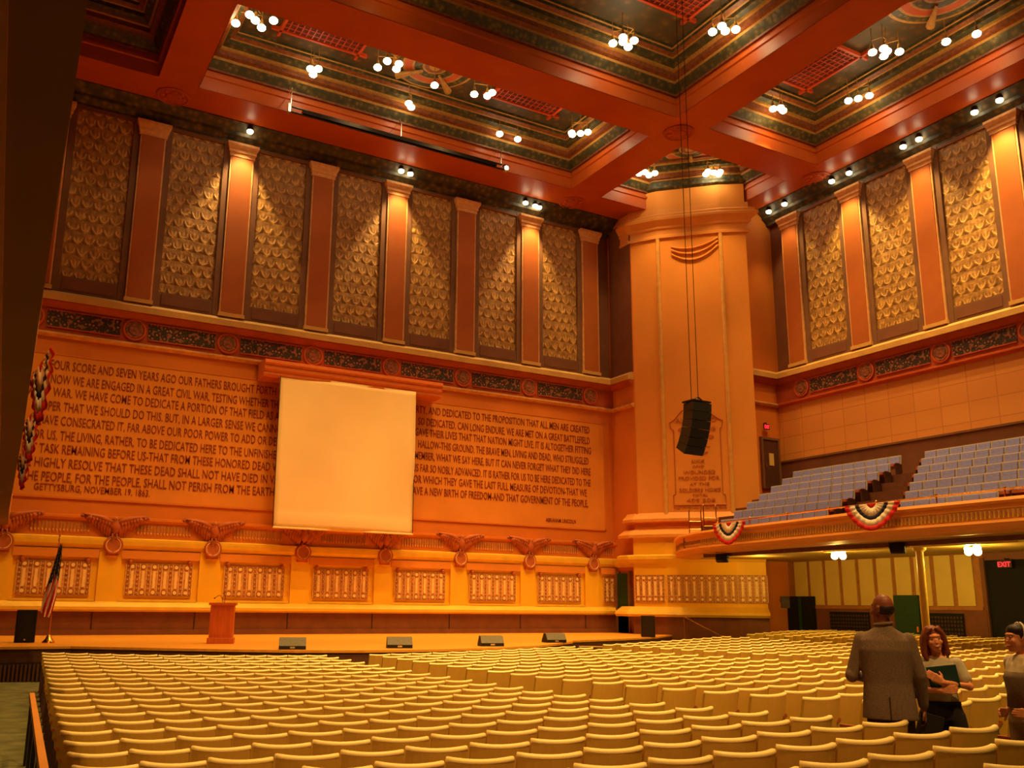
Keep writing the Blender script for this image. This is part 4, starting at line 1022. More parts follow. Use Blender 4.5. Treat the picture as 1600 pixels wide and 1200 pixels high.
small_speaker(28.45, 26.35, 0.25, math.radians(-45), 'small dark loudspeaker on the side of the pier base', (0.34, 0.3, 0.45), 0)

def exit_sign(x, y, z, rz, lb, w=0.34):
    t = empty('exit_sign', (x, y, z), rz); tag(t, lb, 'exit sign', 'red exit signs')
    MB().box(-w / 2, w / 2, -0.05, 0.0, -0.12, 0.12, 'exit_box').box(-0.02, 0.02, -0.03, 0.01, 0.12, 0.2, 'exit_box').box(-0.02, 0.02, -0.03, 0.3, 0.17, 0.2, 'exit_box').build('box', t)
    lettering('lettering', [("EXIT", -w / 2 + 0.03, w / 2 - 0.03, 0.0)], 'exit_glow', t, 0.17, lambda u, zz, o: (u, -0.05 - o, zz))
exit_sign(30.38, 28.66, 7.92, 0, 'small red lit exit sign above the brown balcony door')
exit_sign(RIGHT_X - 0.25, 18.95, 1.58, -math.pi / 2, 'red lit exit sign over the dark doorway below the balcony', 0.5)

# ------------------------------------------------------------------ left balcony overhead
lb_ = empty('balcony', (0, 0, 0)); tag(lb_, 'underside of the left balcony filling the upper left edge of the view', 'balcony', kind='structure')
LP = [(-0.02, -3), (0.13, 3.0), (0.24, 7.5), (0.36, 12.0), (0.50, 18.4), (0.62, 24), (0.75, 28.0)]
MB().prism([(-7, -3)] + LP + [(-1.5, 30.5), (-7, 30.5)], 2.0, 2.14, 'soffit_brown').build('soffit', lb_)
MB().sweep(LP, [(-0.3, 2.14), (0.0, 2.14), (0.02, 2.8), (-0.3, 2.8)], 'fascia_orange').build('fascia', lb_)
MB().sweep([(x - 0.26, y) for x, y in LP], [(-0.02, 1.97), (0.02, 1.97), (0.02, 2.0), (-0.02, 2.0)], 'soffit_line').build('soffit_trim', lb_)
for y, lb in ((12.0, 'nearest red and white bunting on the left balcony edge'), (15.6, 'second bunting along the left balcony edge'), (19.6, 'farthest bunting on the left balcony edge, lowest in view')):
    i = np.interp(y, [p[1] for p in LP], [p[0] for p in LP])
    b = bunting(lb, i + 0.05, y, 2.84, math.radians(90 + 4), 'buntings on the left balcony')

# ------------------------------------------------------------------ hanging line-array loudspeaker
la = empty('line_array_loudspeaker', (15.35, 16.7, 0), math.radians(2)); tag(la, 'black curved line array loudspeaker hanging on two cables before the pier', 'loudspeaker')
zt, n = 4.95, 6
J = []; cy, cz = 0.0, zt
for k in range(n + 1):
    a = math.radians(1 + 5.2 * k); J.append((cy, cz, a))
    cy += 0.205 * math.sin(a + math.radians(2.6)); cz -= 0.205 * math.cos(a + math.radians(2.6))
def jp(k, x, off, dz=0.0):
    y0_, z0_, a = J[k]; return (x, y0_ + off * math.cos(a) - dz * math.sin(a) * 0, z0_ + off * math.sin(a) + dz)
for k in range(n):
    w, w2, d = 0.31, 0.25, 0.20
    vs = [jp(k, -w, -d), jp(k, w, -d), jp(k, w2, d), jp(k, -w2, d), jp(k + 1, -w, -d, 0.012), jp(k + 1, w, -d, 0.012), jp(k + 1, w2, d, 0.006), jp(k + 1, -w2, d, 0.006)]
    o = MB().add(vs, [(0, 3, 2, 1), (4, 5, 6, 7), (2, 3, 7, 6), (0, 1, 5, 4)], 'speaker_black').add(vs, [(1, 2, 6, 5), (3, 0, 4, 7)], 'speaker_side')
    o.build('cabinet', la)
MB().box(-0.3, 0.3, -0.2, 0.2, zt + 0.02, zt + 0.06, 'steel_dark').tube([(-0.25, -0.15, zt + 0.06), (-0.1, -0.15, zt + 0.14), (0.05, -0.15, zt + 0.06)], 0.02, 'steel_dark', 6).build('rigging_frame', la)
for (x, y, x2) in ((-0.22, -0.05, -0.22), (0.18, 0.12, 0.18)):
    MB().tube([(x, y, zt + 0.05), (x2, y, 20.5)], 0.009, 'steel_dark', 5).build('cable', la)

# ------------------------------------------------------------------ things on the stage
lc = empty('lectern', (6.32, 26.3, STAGE_Z), math.radians(-18)); tag(lc, 'reddish wooden lectern with panelled front standing on the stage', 'lectern')
bevel(MB().box(-0.36, 0.36, -0.26, 0.26, 0, 0.16, 'lectern_wood').build('plinth', lc), 0.015)
MB().box(-0.32, 0.32, -0.22, 0.22, 0.16, 1.04, 'lectern_wood').build('body', lc)
MB().box(-0.25, 0.25, -0.235, -0.22, 0.24, 0.28, 'lectern_wood').box(-0.25, 0.25, -0.235, -0.22, 0.94, 0.98, 'lectern_wood').box(-0.25, -0.21, -0.235, -0.22, 0.28, 0.94, 'lectern_wood').box(0.21, 0.25, -0.235, -0.22, 0.28, 0.94, 'lectern_wood').build('front_panel', lc)
bevel(MB().box(-0.37, 0.37, -0.27, 0.27, 1.04, 1.11, 'lectern_wood').build('top', lc), 0.01)
MB().tube([(-0.02, 0.05, 1.11), (-0.05, 0.05, 1.25), (-0.12, 0.04, 1.32), (-0.24, 0.0, 1.24)], 0.008, 'steel_dark', 6).ball((-0.25, 0, 1.23), 0.02, 'steel_dark', 8, 6).build('microphone', lc)
MB().tube([(0.02, 0.05, 1.11), (0.04, 0.05, 1.28), (0.0, 0.04, 1.36)], 0.008, 'steel_dark', 6).ball((-0.01, 0.04, 1.37), 0.02, 'steel_dark', 8, 6).build('microphone', lc)

sp = empty('loudspeaker', (1.47, 28.0, STAGE_Z), math.radians(-4)); tag(sp, 'black upright loudspeaker on the stage left of the flag', 'loudspeaker')
bevel(MB().box(-0.25, 0.25, -0.2, 0.2, 0, 0.86, 'speaker_black').build('cabinet', sp), 0.02)
MB().box(-0.22, 0.22, -0.215, -0.2, 0.03, 0.83, 'speaker_black').build('grille', sp)
MB().lathe([(0.025, -0.225), (0.025, -0.21)], (0.0, 0, 0.08), 'chrome', 10, 'y').build('badge', sp)
sp = empty('loudspeaker', (23.2, 28.45, STAGE_Z), math.radians(-35)); tag(sp, 'black loudspeaker on the stage edge before the corner pier', 'loudspeaker')
bevel(MB().box(-0.26, 0.26, -0.2, 0.2, 0, 0.80, 'speaker_black').build('cabinet', sp), 0.02)
MB().box(-0.22, 0.22, -0.215, -0.2, 0.03, 0.77, 'speaker_side').build('grille', sp)

def monitor(x, y, rz, lb):
    t = empty('stage_monitor', (x, y, STAGE_Z), rz); tag(t, lb, 'stage monitor', 'wedge monitors along the stage edge')
    w = 0.33
    prof = [(-0.22, 0), (-0.22, 0.09), (-0.10, 0.27), (0.06, 0.29), (0.22, 0.06), (0.22, 0)]
    vs = [(s * w, a, b) for s in (-1, 1) for a, b in prof]; n_ = 6
    mb = MB().add(vs, [tuple(range(6)), tuple(range(11, 5, -1))], 'speaker_black')
    cols = ['speaker_black', 'speaker_grey', 'speaker_grey', 'speaker_black', 'speaker_black', 'speaker_black']
    for i in range(6):
        j = (i + 1) % 6; mb.add([vs[i], vs[j], vs[j + 6], vs[i + 6]], [(0, 1, 2, 3)], cols[i])
    mb.build('cabinet', t)
    MB().box(-0.06, 0.06, -0.225, -0.22, 0.03, 0.07, 'chrome').build('connector_plate', t)
monitor(7.22, 22.65, -0.31, 'grey wedge monitor on the apron nearest the lectern')
monitor(10.1, 22.6, -0.33, 'grey wedge monitor on the apron below the screen centre')
monitor(13.1, 23.0, -0.25, 'grey wedge monitor on the apron, third from the lectern')
monitor(16.4, 24.75, -0.15, 'grey wedge monitor at the right end of the apron')

# flag on its pole
fl = empty('flag_on_pole', (2.02, 27.4, STAGE_Z)); tag(fl, 'drooping striped national flag on a brass-footed pole on the stage', 'flag')
MB().lathe([(0.16, 0.0), (0.16, 0.03), (0.10, 0.10), (0.05, 0.20), (0.02, 0.24)], (0, 0, 0), 'brass', 20).build('base', fl, smooth=True)
MB().tube([(0, 0, 0.2), (0, 0, 2.72)], 0.014, 'lectern_wood', 8).build('pole', fl)
MB().lathe([(0.02, 2.70), (0.035, 2.74), (0.012, 2.80), (0.03, 2.84), (0.0, 2.92)], (0, 0, 0), 'brass', 10).build('finial', fl)
def flag_mesh():
    mb = MB(); nu, nv = 39, 30
    def P(u, v):   # u across folds, v down
        wdt = 0.05 + 0.34 * (v ** 0.8) * (1 - 0.35 * max(0, v - 0.8) * 5)
        x = -wdt * 0.62 + u * wdt + 0.02 - 0.16 * v ** 1.3 + 0.04
        y = -0.05 + 0.05 * math.sin(u * 15) * (0.4 + v) - 0.04
        z = 2.62 - 1.95 * v * (1 - 0.10 * abs(u - 0.55)) + 0.03 * math.sin(u * 15)
        return (x, y, z)
    for j in range(nv):
        for i in range(nu):
            u0, u1, v0, v1 = i / nu, (i + 1) / nu, j / nv, (j + 1) / nv
            cant = v0 < 0.50 - 0.35 * (u0 if u0 < 0.6 else 1.2 - u0) + 0.12
            stripe = int((u0 * 4.2 + v0 * 2.6) * 1.35) % 2
            m = 'flag_blue' if cant else ('flag_red' if stripe == 0 else 'flag_white')
            if cant and (i * 7 + j * 5) % 11 == 0: m = 'flag_white'
            mb.add([P(u0, v0), P(u1, v0), P(u1, v1), P(u0, v1)], [(0, 1, 2, 3)], m)
    return mb
flag_mesh().build('flag_cloth', fl)

# microphone stand, dark, at the left end
ms = empty('microphone_stand', (0.62, 22.9, -1.0)); 
ms.location = (0.22, 24.6, -2.05); tag(ms, 'black microphone stand with boom at the far left before the stage', 'microphone stand')
MB().lathe([(0.15, 0), (0.15, 0.03), (0.03, 0.05)], (0, 0, 0), 'steel_dark', 16).build('base', ms)
MB().tube([(0, 0, 0.03), (0.06, 0, 1.55)], 0.016, 'steel_dark', 8).build('pole', ms)
MB().tube([(0.06, 0, 1.5), (0.22, -0.02, 1.85)], 0.012, 'steel_dark', 8).build('boom', ms)
MB().ball((0.24, -0.02, 1.88), (0.035, 0.03, 0.045), 'chrome', 10, 6).build('microphone', ms)
cu_ = empty('dark_curtain', (0.05, 24.9, 0)); tag(cu_, 'dark hanging drape at the far left beside the stage', 'curtain')
vs = []; nn = 24
for j in range(2):
    for i in range(nn + 1): vs.append((-0.7 + 0.95 * i / nn, 0.06 * math.sin(i * 1.6), -1.15 if j else -2.05))
oo = MB().add(vs, [(i, i + 1, nn + 2 + i, nn + 1 + i) for i in range(nn)], 'speaker_black').build('cloth', cu_); md = oo.modifiers.new('solid', 'SOLIDIFY'); md.thickness = 0.02

# stage steps and handrail at the right
def steps(x, y, rz, lb):
    t = empty('stage_steps', (x, y, -2.05), rz); tag(t, lb, 'steps', 'steps up to the stage')
    for k in range(3): MB().box(-0.45, 0.45, 0.26 * k - 0.5, 0.26 * (k + 1) - 0.5, 0.0, 0.25 * (k + 1) - 0.02, 'stage_front').box(-0.45, 0.45, 0.26 * k - 0.51, 0.26 * (k + 1) - 0.5, 0.25 * (k + 1) - 0.02, 0.25 * (k + 1), 'step_cream').build('step', t)
steps(18.3, 25.3, math.radians(-28), 'cream-edged steps up to the stage at the end of the apron')
steps(24.2, 28.15, math.radians(-42), 'cream-edged steps up to the stage beside the corner pier')
hr = empty('handrail', (0, 0, 0)); tag(hr, 'slim slanting metal handrail beside the steps at the pier', 'handrail')
MB().tube([(24.9, 28.3, -0.35), (25.7, 27.0, -1.1)], 0.02, 'brass', 8).build('rail_bar', hr)
for p, q in (((24.9, 28.3, -0.35), (24.9, 28.3, -1.3)), ((25.7, 27.0, -1.1), (25.7, 27.0, -1.75))): MB().tube([p, q], 0.016, 'brass', 8).build('rail_post', hr)

# low side rail by the left aisle
lw = empty('side_rail', (0, 0, 0)); tag(lw, 'long orange wooden rail running beside the left edge of the seats', 'handrail')
MB().add([(0.50, 5.5, -1.17), (0.56, 5.5, -1.17), (0.93, 14.0, -1.22), (0.87, 14.0, -1.22), (0.50, 5.5, -1.25), (0.56, 5.5, -1.25), (0.93, 14.0, -1.30), (0.87, 14.0, -1.30)],
         [(0, 1, 2, 3), (4, 7, 6, 5), (0, 4, 5, 1), (1, 5, 6, 2), (2, 6, 7, 3), (3, 7, 4, 0)], 'fascia_orange').build('rail_bar', lw)
for i in range(6):
    t_ = i / 5; x, y = 0.53 + 0.37 * t_, 5.6 + 8.3 * t_; z = zfloor(x, y)
    MB().box(x - 0.02, x + 0.02, y - 0.03, y + 0.03, z, -1.22, 'steel_dark').build('rail_post', lw)

# ------------------------------------------------------------------ auditorium seats
W0 = 0.5
def back_shell(mb, lo=False):
    n = 4 if lo else 8
    def P(u, z, off):
        x = (u - 0.5) * 0.485; y = -0.10 * (z - 0.35) / 0.5 + 0.068 * (2 * u - 1) ** 2 + off
        return (x, y, z)
    z0, z1, th = 0.30, 0.825, 0.028
    vs = []
    for u in [i / n for i in range(n + 1)]:
        vs += [P(u, z0, -th), P(u, z1, -th), P(u, z1, th * 0.5), P(u, z0, th * 0.5)]
    fs = []
    for i in range(n):
        a, b = 4 * i, 4 * i + 4
        fs += [(a, b, b + 1, a + 1), (a + 1, b + 1, b + 2, a + 2), (a + 2, b + 2, b + 3, a + 3), (a + 3, b + 3, b, a)]
    fs += [(0, 1, 2, 3), (4 * n, 4 * n + 3, 4 * n + 2, 4 * n + 1)]
    mb.add(vs, fs, 'seat_cream')
    return P, n
def edge_roll(mb, P, n, seg=6):
    mb.tube([P(i / n, 0.828 + 0.012 * (2 * i / n - 1) ** 2, -0.006) for i in range(n + 1)], 0.025, 'seat_edge_lit', seg)
def hall_seat():
    root = empty('auditorium_seat')
    b = MB(); P, n = back_shell(b); b.build('backrest', root)
    e = MB(); edge_roll(e, P, n); e.build('top_edge', root, smooth=True)
    c = MB().loft([(0, 0.22, 0.43, 0.20, 0.19), (0, 0.22, 0.47, 0.215, 0.205), (0, 0.22, 0.50, 0.20, 0.19)], 'seat_blue', 16, 4.0); c.build('seat_cushion', root, smooth=True)
    MB().loft([(0, 0.20, 0.33, 0.17, 0.15), (0, 0.21, 0.36, 0.205, 0.20), (0, 0.22, 0.43, 0.22, 0.215)], 'seat_wood', 16, 4.0).build('seat_base', root)
    for s in (-1, 1):
        MB().add([(s * 0.229 - 0.012, -0.02, 0), (s * 0.229 - 0.012, 0.24, 0), (s * 0.229 - 0.012, 0.16, 0.56), (s * 0.229 - 0.012, 0.02, 0.56), (s * 0.229 + 0.012, -0.02, 0), (s * 0.229 + 0.012, 0.24, 0), (s * 0.229 + 0.012, 0.16, 0.56), (s * 0.229 + 0.012, 0.02, 0.56)],
                 [(0, 1, 2, 3), (4, 7, 6, 5), (0, 4, 5, 1), (1, 5, 6, 2), (2, 6, 7, 3), (3, 7, 4, 0)], 'seat_iron').box(s * 0.229 - 0.022, s * 0.229 + 0.022, -0.02, 0.27, 0.56, 0.59, 'seat_wood').build('leg', root)
    return root
gx = [-1, 1.2, 4, 6.5, 7.5, 8.5, 10.5, 13, 15.5, 17, 23.3, 24.4, 31]
gy = [2.7, 1.95, .8, .2, .08, 0, .2, .8, 1.5, 1.8, 3.3, 3.6, 5.0]
def row_y(k, x): return 20.9 - 0.87 * k + 0.002 * k * k + float(np.interp(x, gx, gy))
seats = []
for k in range(0, 24):
    yb = row_y(k, 8.5)
    secs = [('left block', 0.85 + (yb + 1.9 - 7.8) * 0.0485, 6.92 + (yb - 4.4) * 0.037, 13, 'side aisle'), ('centre block', 8.18 + (yb - 5.9) * 0.024, 15.55, 12, 'left-hand aisle'),
            ('right block', 16.7, 23.35, 12, 'left-hand aisle'), ('far right block', 24.4, 30.6, 12, 'left-hand aisle')]
    for si, (nm, xa, xb, n, fr) in enumerate(secs):
        for j in range(n):
            x = xa + (xb - xa) * (j + 0.5) / n; y = row_y(k, x)
            if si == 3 and y > 26.3: continue
            if si == 2 and y > 24.9 : pass
            zf = zfloor(x, y)
            q = frame_px(x, y, zf + 0.84)
            if not q or not (-40 < q[0] < 1640 and q[1] < 1275 and q[1] > 900): continue
            dy = (row_y(k, x + 0.25) - row_y(k, x - 0.25)) / 0.5
            pitch = (xb - xa) / n * math.hypot(1, dy)
            seats.append((q[2], x, y, zf, math.atan(dy), pitch / 0.5 * 0.985, nm, k, j, fr, n))
            if j == 0 and si == 1 and False: pass
seats.sort(key=lambda s: s[0])
hs0 = hall_seat(); first = True
for (d, x, y, z, rz, sx, nm, k, j, fr, n) in seats[:300]:
    o = hs0 if first else copy_tree(hs0); first = False
    o.location = (x, y, z); o.rotation_euler = (0, 0, rz); o.scale = (sx, 1, 1)
    tag(o, 'cream-backed seat in the %s, %s row from the stage, %s from its %s' % (nm, ORD[k + 1], ORD[j + 1], fr), 'seat', 'cream theatre seats on the main floor')
far = MB()
proto = MB(); P, n = back_shell(proto, True); edge_roll(proto, P, n, 4)
proto.box(-0.21, 0.21, 0.03, 0.42, 0.43, 0.49, 'seat_blue').box(-0.21, 0.21, 0.03, 0.42, 0.35, 0.43, 'seat_wood').box(-0.243, -0.223, -0.02, 0.24, 0, 0.58, 'seat_iron').box(0.223, 0.243, -0.02, 0.24, 0, 0.58, 'seat_iron')
for (d, x, y, z, rz, sx, nm, k, j, fr, n) in seats[300:]:
    ca, sa = math.cos(rz), math.sin(rz); o = len(far.v)
    for v in proto.v: far.v.append((x + v[0] * sx * ca - v[1] * sa, y + v[0] * sx * sa + v[1] * ca, z + v[2]))
    for f, m_ in zip(proto.f, proto.m): far.f.append([i + o for i in f]); far.m.append(far.mi(proto.mats[m_]))
fo = far.build('auditorium_seats'); tag(fo, 'hundreds of cream-backed seats in curved rows farther off, toward the stage', 'seats', 'cream theatre seats on the main floor', kind='stuff')
print('SEATS', len(seats), max(s[0] for s in seats[:300]))

# ------------------------------------------------------------------ people
def remesh(o, vox, it=4):
    md = o.modifiers.new('remesh', 'REMESH'); md.mode = 'VOXEL'; md.voxel_size = vox; md.use_smooth_shade = True
    sm_ = o.modifiers.new('smooth', 'SMOOTH'); sm_.factor = 0.5; sm_.iterations = it
    return o
def limb(mb, pts, rr, m, seg=14):
    mb.tube(pts, rr, m, seg)
    for p, r in zip(pts, rr): mb.ball(p, r * 1.0, m, seg, 8)
def head(mb, c, yaw, m, s=1.0, tilt=0.0):
    """skull, jaw, nose, brow, lips, ears; c is the middle of the skull; face toward local +y turned by yaw"""
    mt = Matrix.Rotation(yaw, 3, 'Z') @ Matrix.Rotation(tilt, 3, 'Y')
    def b(p, r, q=14): mb.ball(Vector(c) + mt @ (Vector(p) * s), [x * s for x in r], m, q, 10, mt)
    b((0, -0.012, 0.015), (0.076, 0.097, 0.100)); b((0, 0.035, -0.035), (0.062, 0.062, 0.085)); b((0, 0.058, -0.092), (0.040, 0.034, 0.030))
    b((0, 0.072, 0.026), (0.052, 0.022, 0.016)); b((0, 0.088, -0.018), (0.009, 0.014, 0.022)); b((0, 0.097, -0.032), (0.010, 0.011, 0.008))
    b((0, 0.086, -0.066), (0.024, 0.014, 0.008)); b((0, 0.082, -0.078), (0.021, 0.013, 0.008))
    for sx in (-1, 1):
        b((sx * 0.040, 0.072, -0.030), (0.022, 0.018, 0.022)); b((sx * 0.078, -0.008, -0.012), (0.010, 0.019, 0.031)); b((sx * 0.080, -0.012, 0.004), (0.010, 0.014, 0.016))
    return mt
def face_bits(root, c, mt, s=1.0, smile=False):
    e = MB()
    for sx in (-1, 1):
        p = Vector(c) + mt @ (Vector((sx * 0.031, 0.083, 0.006)) * s); e.ball(p, (0.010 * s, 0.008 * s, 0.005 * s), 'eye_white', 10, 6, mt)
        p = Vector(c) + mt @ (Vector((sx * 0.031, 0.091, 0.006)) * s); e.ball(p, (0.005 * s, 0.003 * s, 0.005 * s), 'hair_dark', 8, 5, mt)
    e.build('eyes', root, smooth=True)
    l = MB(); pts = [Vector(c) + mt @ (Vector((x, 0.099 - abs(x) * 0.45, -0.071 + (abs(x) * 0.35 if smile else 0))) * s) for x in (-0.026, -0.013, 0, 0.013, 0.026)]
    l.tube(pts, [0.003 * s, 0.006 * s, 0.007 * s, 0.006 * s, 0.003 * s], 'lips', 8); l.build('lips', root, smooth=True)
    if smile:
        t_ = MB(); pts = [Vector(c) + mt @ (Vector((x, 0.105 - abs(x) * 0.45, -0.069 + abs(x) * 0.3)) * s) for x in (-0.016, 0, 0.016)]
        t_.tube(pts, 0.0035 * s, 'eye_white', 6); t_.build('teeth', root)
def hand(mb, wrist, direc, palm_n, m, curl=0.5, s=1.0, side=1):
    """palm and five separate bent fingers; direc along the fingers, palm_n out of the back of the hand"""
    d = Vector(direc).normalized(); n = Vector(palm_n).normalized(); w = d.cross(n).normalized() * side
    wst = Vector(wrist)
    base = wst + d * 0.045 * s
    for k in range(5): limb(mb, [wst + w * (0.0 + 0.006 * (k - 2)) * s, base + d * 0.04 * s + w * (k - 2) * 0.016 * s], [0.021 * s, 0.014 * s], m, 8)
    ln = (0.060, 0.074, 0.080, 0.072)
    for k in range(4):
        o = base + d * 0.045 * s + w * (0.030 - 0.020 * k) * s
        l = ln[3 - k] * s; a1 = curl * 0.5; a2 = curl * 1.1; a3 = curl * 1.6
        p1 = o + (d * math.cos(a1) - n * math.sin(a1)) * l * 0.45
        p2 = p1 + (d * math.cos(a2) - n * math.sin(a2)) * l * 0.32
        p3 = p2 + (d * math.cos(a3) - n * math.sin(a3)) * l * 0.25
        limb(mb, [o, p1, p2, p3], [0.0095 * s, 0.0088 * s, 0.008 * s, 0.007 * s], m, 8)
    t0 = wst + d * 0.025 * s + w * 0.028 * s; t1 = t0 + (d * 0.55 + w * 0.75 - n * 0.2).normalized() * 0.038 * s; t2 = t1 + (d * 0.85 + w * 0.35 - n * 0.3).normalized() * 0.03 * s
    limb(mb, [t0, t1, t2], [0.014 * s, 0.011 * s, 0.009 * s], m, 8)

def standing_man():
    x, y = 7.03, 5.42; z = zfloor(x, y)
    r = empty('person', (x, y, z), math.radians(-54)); r.scale = (0.95, 1.0, 1.05)
    tag(r, 'tall bald person in a grey-brown jacket seen from behind, head turned left', 'person')
    b = MB(); sk = 'skin_dark'
    for sx in (-1, 1):
        limb(b, [(sx * 0.09, 0, 0.93), (sx * 0.10, 0.01, 0.50), (sx * 0.11, -0.02, 0.09)], [0.085, 0.055, 0.04], sk)
        limb(b, [(sx * 0.11, -0.03, 0.05), (sx * 0.13, 0.14, 0.035)], [0.04, 0.03], sk)
    b.loft([(0, 0, 0.86, 0.15, 0.10), (0, 0, 1.0, 0.15, 0.10), (0, 0, 1.15, 0.14, 0.095), (0, 0, 1.35, 0.17, 0.11), (0, 0, 1.46, 0.14, 0.08), (0, 0, 1.50, 0.07, 0.06)], sk, 18)
    limb(b, [(0, -0.005, 1.46), (0, 0.005, 1.60)], [0.062, 0.058], sk)
    mt = head(b, (0, 0.01, 1.675), math.radians(58), sk, 1.03)
    limb(b, [(-0.19, 0, 1.42), (-0.285, -0.01, 1.14), (-0.15, 0.22, 1.10)], [0.05, 0.04, 0.026], sk); hand(b, (-0.15, 0.22, 1.10), (0.8, 0.5, 0.1), (0, 0.4, 1), sk, 0.6)
    limb(b, [(0.19, 0, 1.42), (0.265, 0.0, 1.14), (0.275, 0.08, 0.88)], [0.05, 0.04, 0.026], sk); hand(b, (0.275, 0.08, 0.88), (0.05, 0.15, -1), (1, 0, 0), sk, 1.0)
    remesh(b.build('body', r), 0.0065, 3)
    face_bits(r, (0, 0.01, 1.675), mt, 1.03)
    h = MB(); h.ball(Vector((0, 0.01, 1.675)) + mt @ Vector((0, -0.022, -0.004)), (0.081, 0.094, 0.066), 'hair_dark', 16, 10, mt); h.build('cropped_hair', r, smooth=True)
    j = MB(); m = 'jacket'
    j.loft([(0.0, -0.01, 0.80, 0.235, 0.155), (0, -0.01, 0.90, 0.225, 0.15), (0, -0.005, 1.08, 0.205, 0.135), (0, -0.005, 1.22, 0.215, 0.14), (0, -0.01, 1.34, 0.235, 0.14), (0, -0.012, 1.42, 0.228, 0.115), (0, -0.01, 1.47, 0.17, 0.09), (0, -0.005, 1.52, 0.085, 0.075), (0, -0.005, 1.545, 0.07, 0.068)], m, 28, 2.4)
    limb(j, [(-0.195, -0.005, 1.42), (-0.30, -0.015, 1.13), (-0.16, 0.19, 1.10)], [0.066, 0.060, 0.047], m)
    limb(j, [(0.195, -0.005, 1.42), (0.268, 0.0, 1.14), (0.275, 0.07, 0.92)], [0.066, 0.058, 0.046], m)
    remesh(j.build('jacket', r), 0.009, 3)
    MB().tube([(0.01, -0.165, 0.80), (0.01, -0.158, 0.98)], 0.006, 'trouser_brown', 6).build('vent', r)
    cl = MB(); cl.tube([(0.075 * math.cos(a), -0.004 + 0.072 * math.sin(a), 1.55 + 0.008 * math.cos(a)) for a in [2 * math.pi * i / 24 for i in range(25)]], 0.014, m, 8, cap=False); cl.build('collar', r, smooth=True)
    t = MB(); m = 'trouser_brown'
    t.loft([(0, 0, 0.86, 0.18, 0.125), (0, 0, 1.0, 0.17, 0.115)], m, 20)
    for sx in (-1, 1): limb(t, [(sx * 0.095, 0, 0.88), (sx * 0.105, 0.0, 0.50), (sx * 0.115, -0.02, 0.10)], [0.11, 0.085, 0.072], m)
    remesh(t.build('trousers', r), 0.012, 2)
    for sx in (-1, 1): MB().loft([(sx * 0.12, 0.05, 0.0, 0.052, 0.15), (sx * 0.12, 0.05, 0.04, 0.052, 0.15), (sx * 0.12, 0.0, 0.09, 0.045, 0.08)], 'belt_black', 14).build('shoe', r)
    g = empty('folder', (0, 0, 0)); g.parent = None
    Rm = Matrix.Rotation(math.radians(-54), 3, 'Z'); off = Rm @ Vector((0.29, 0.12, 0)) * 1.06
    g.location = (x + off.x, y + off.y, z + 0.82); g.rotation_euler = (0.12, 0.25, math.radians(-20)); tag(g, 'dark folder with pale papers hanging from the hand of the jacketed person', 'folder')
    MB().box(-0.11, 0.11, -0.015, 0.015, -0.22, 0.06, 'bag_dark').build('cover', g)
    MB().box(-0.09, 0.09, -0.01, 0.01, -0.245, -0.2, 'paper_blue').build('papers', g)

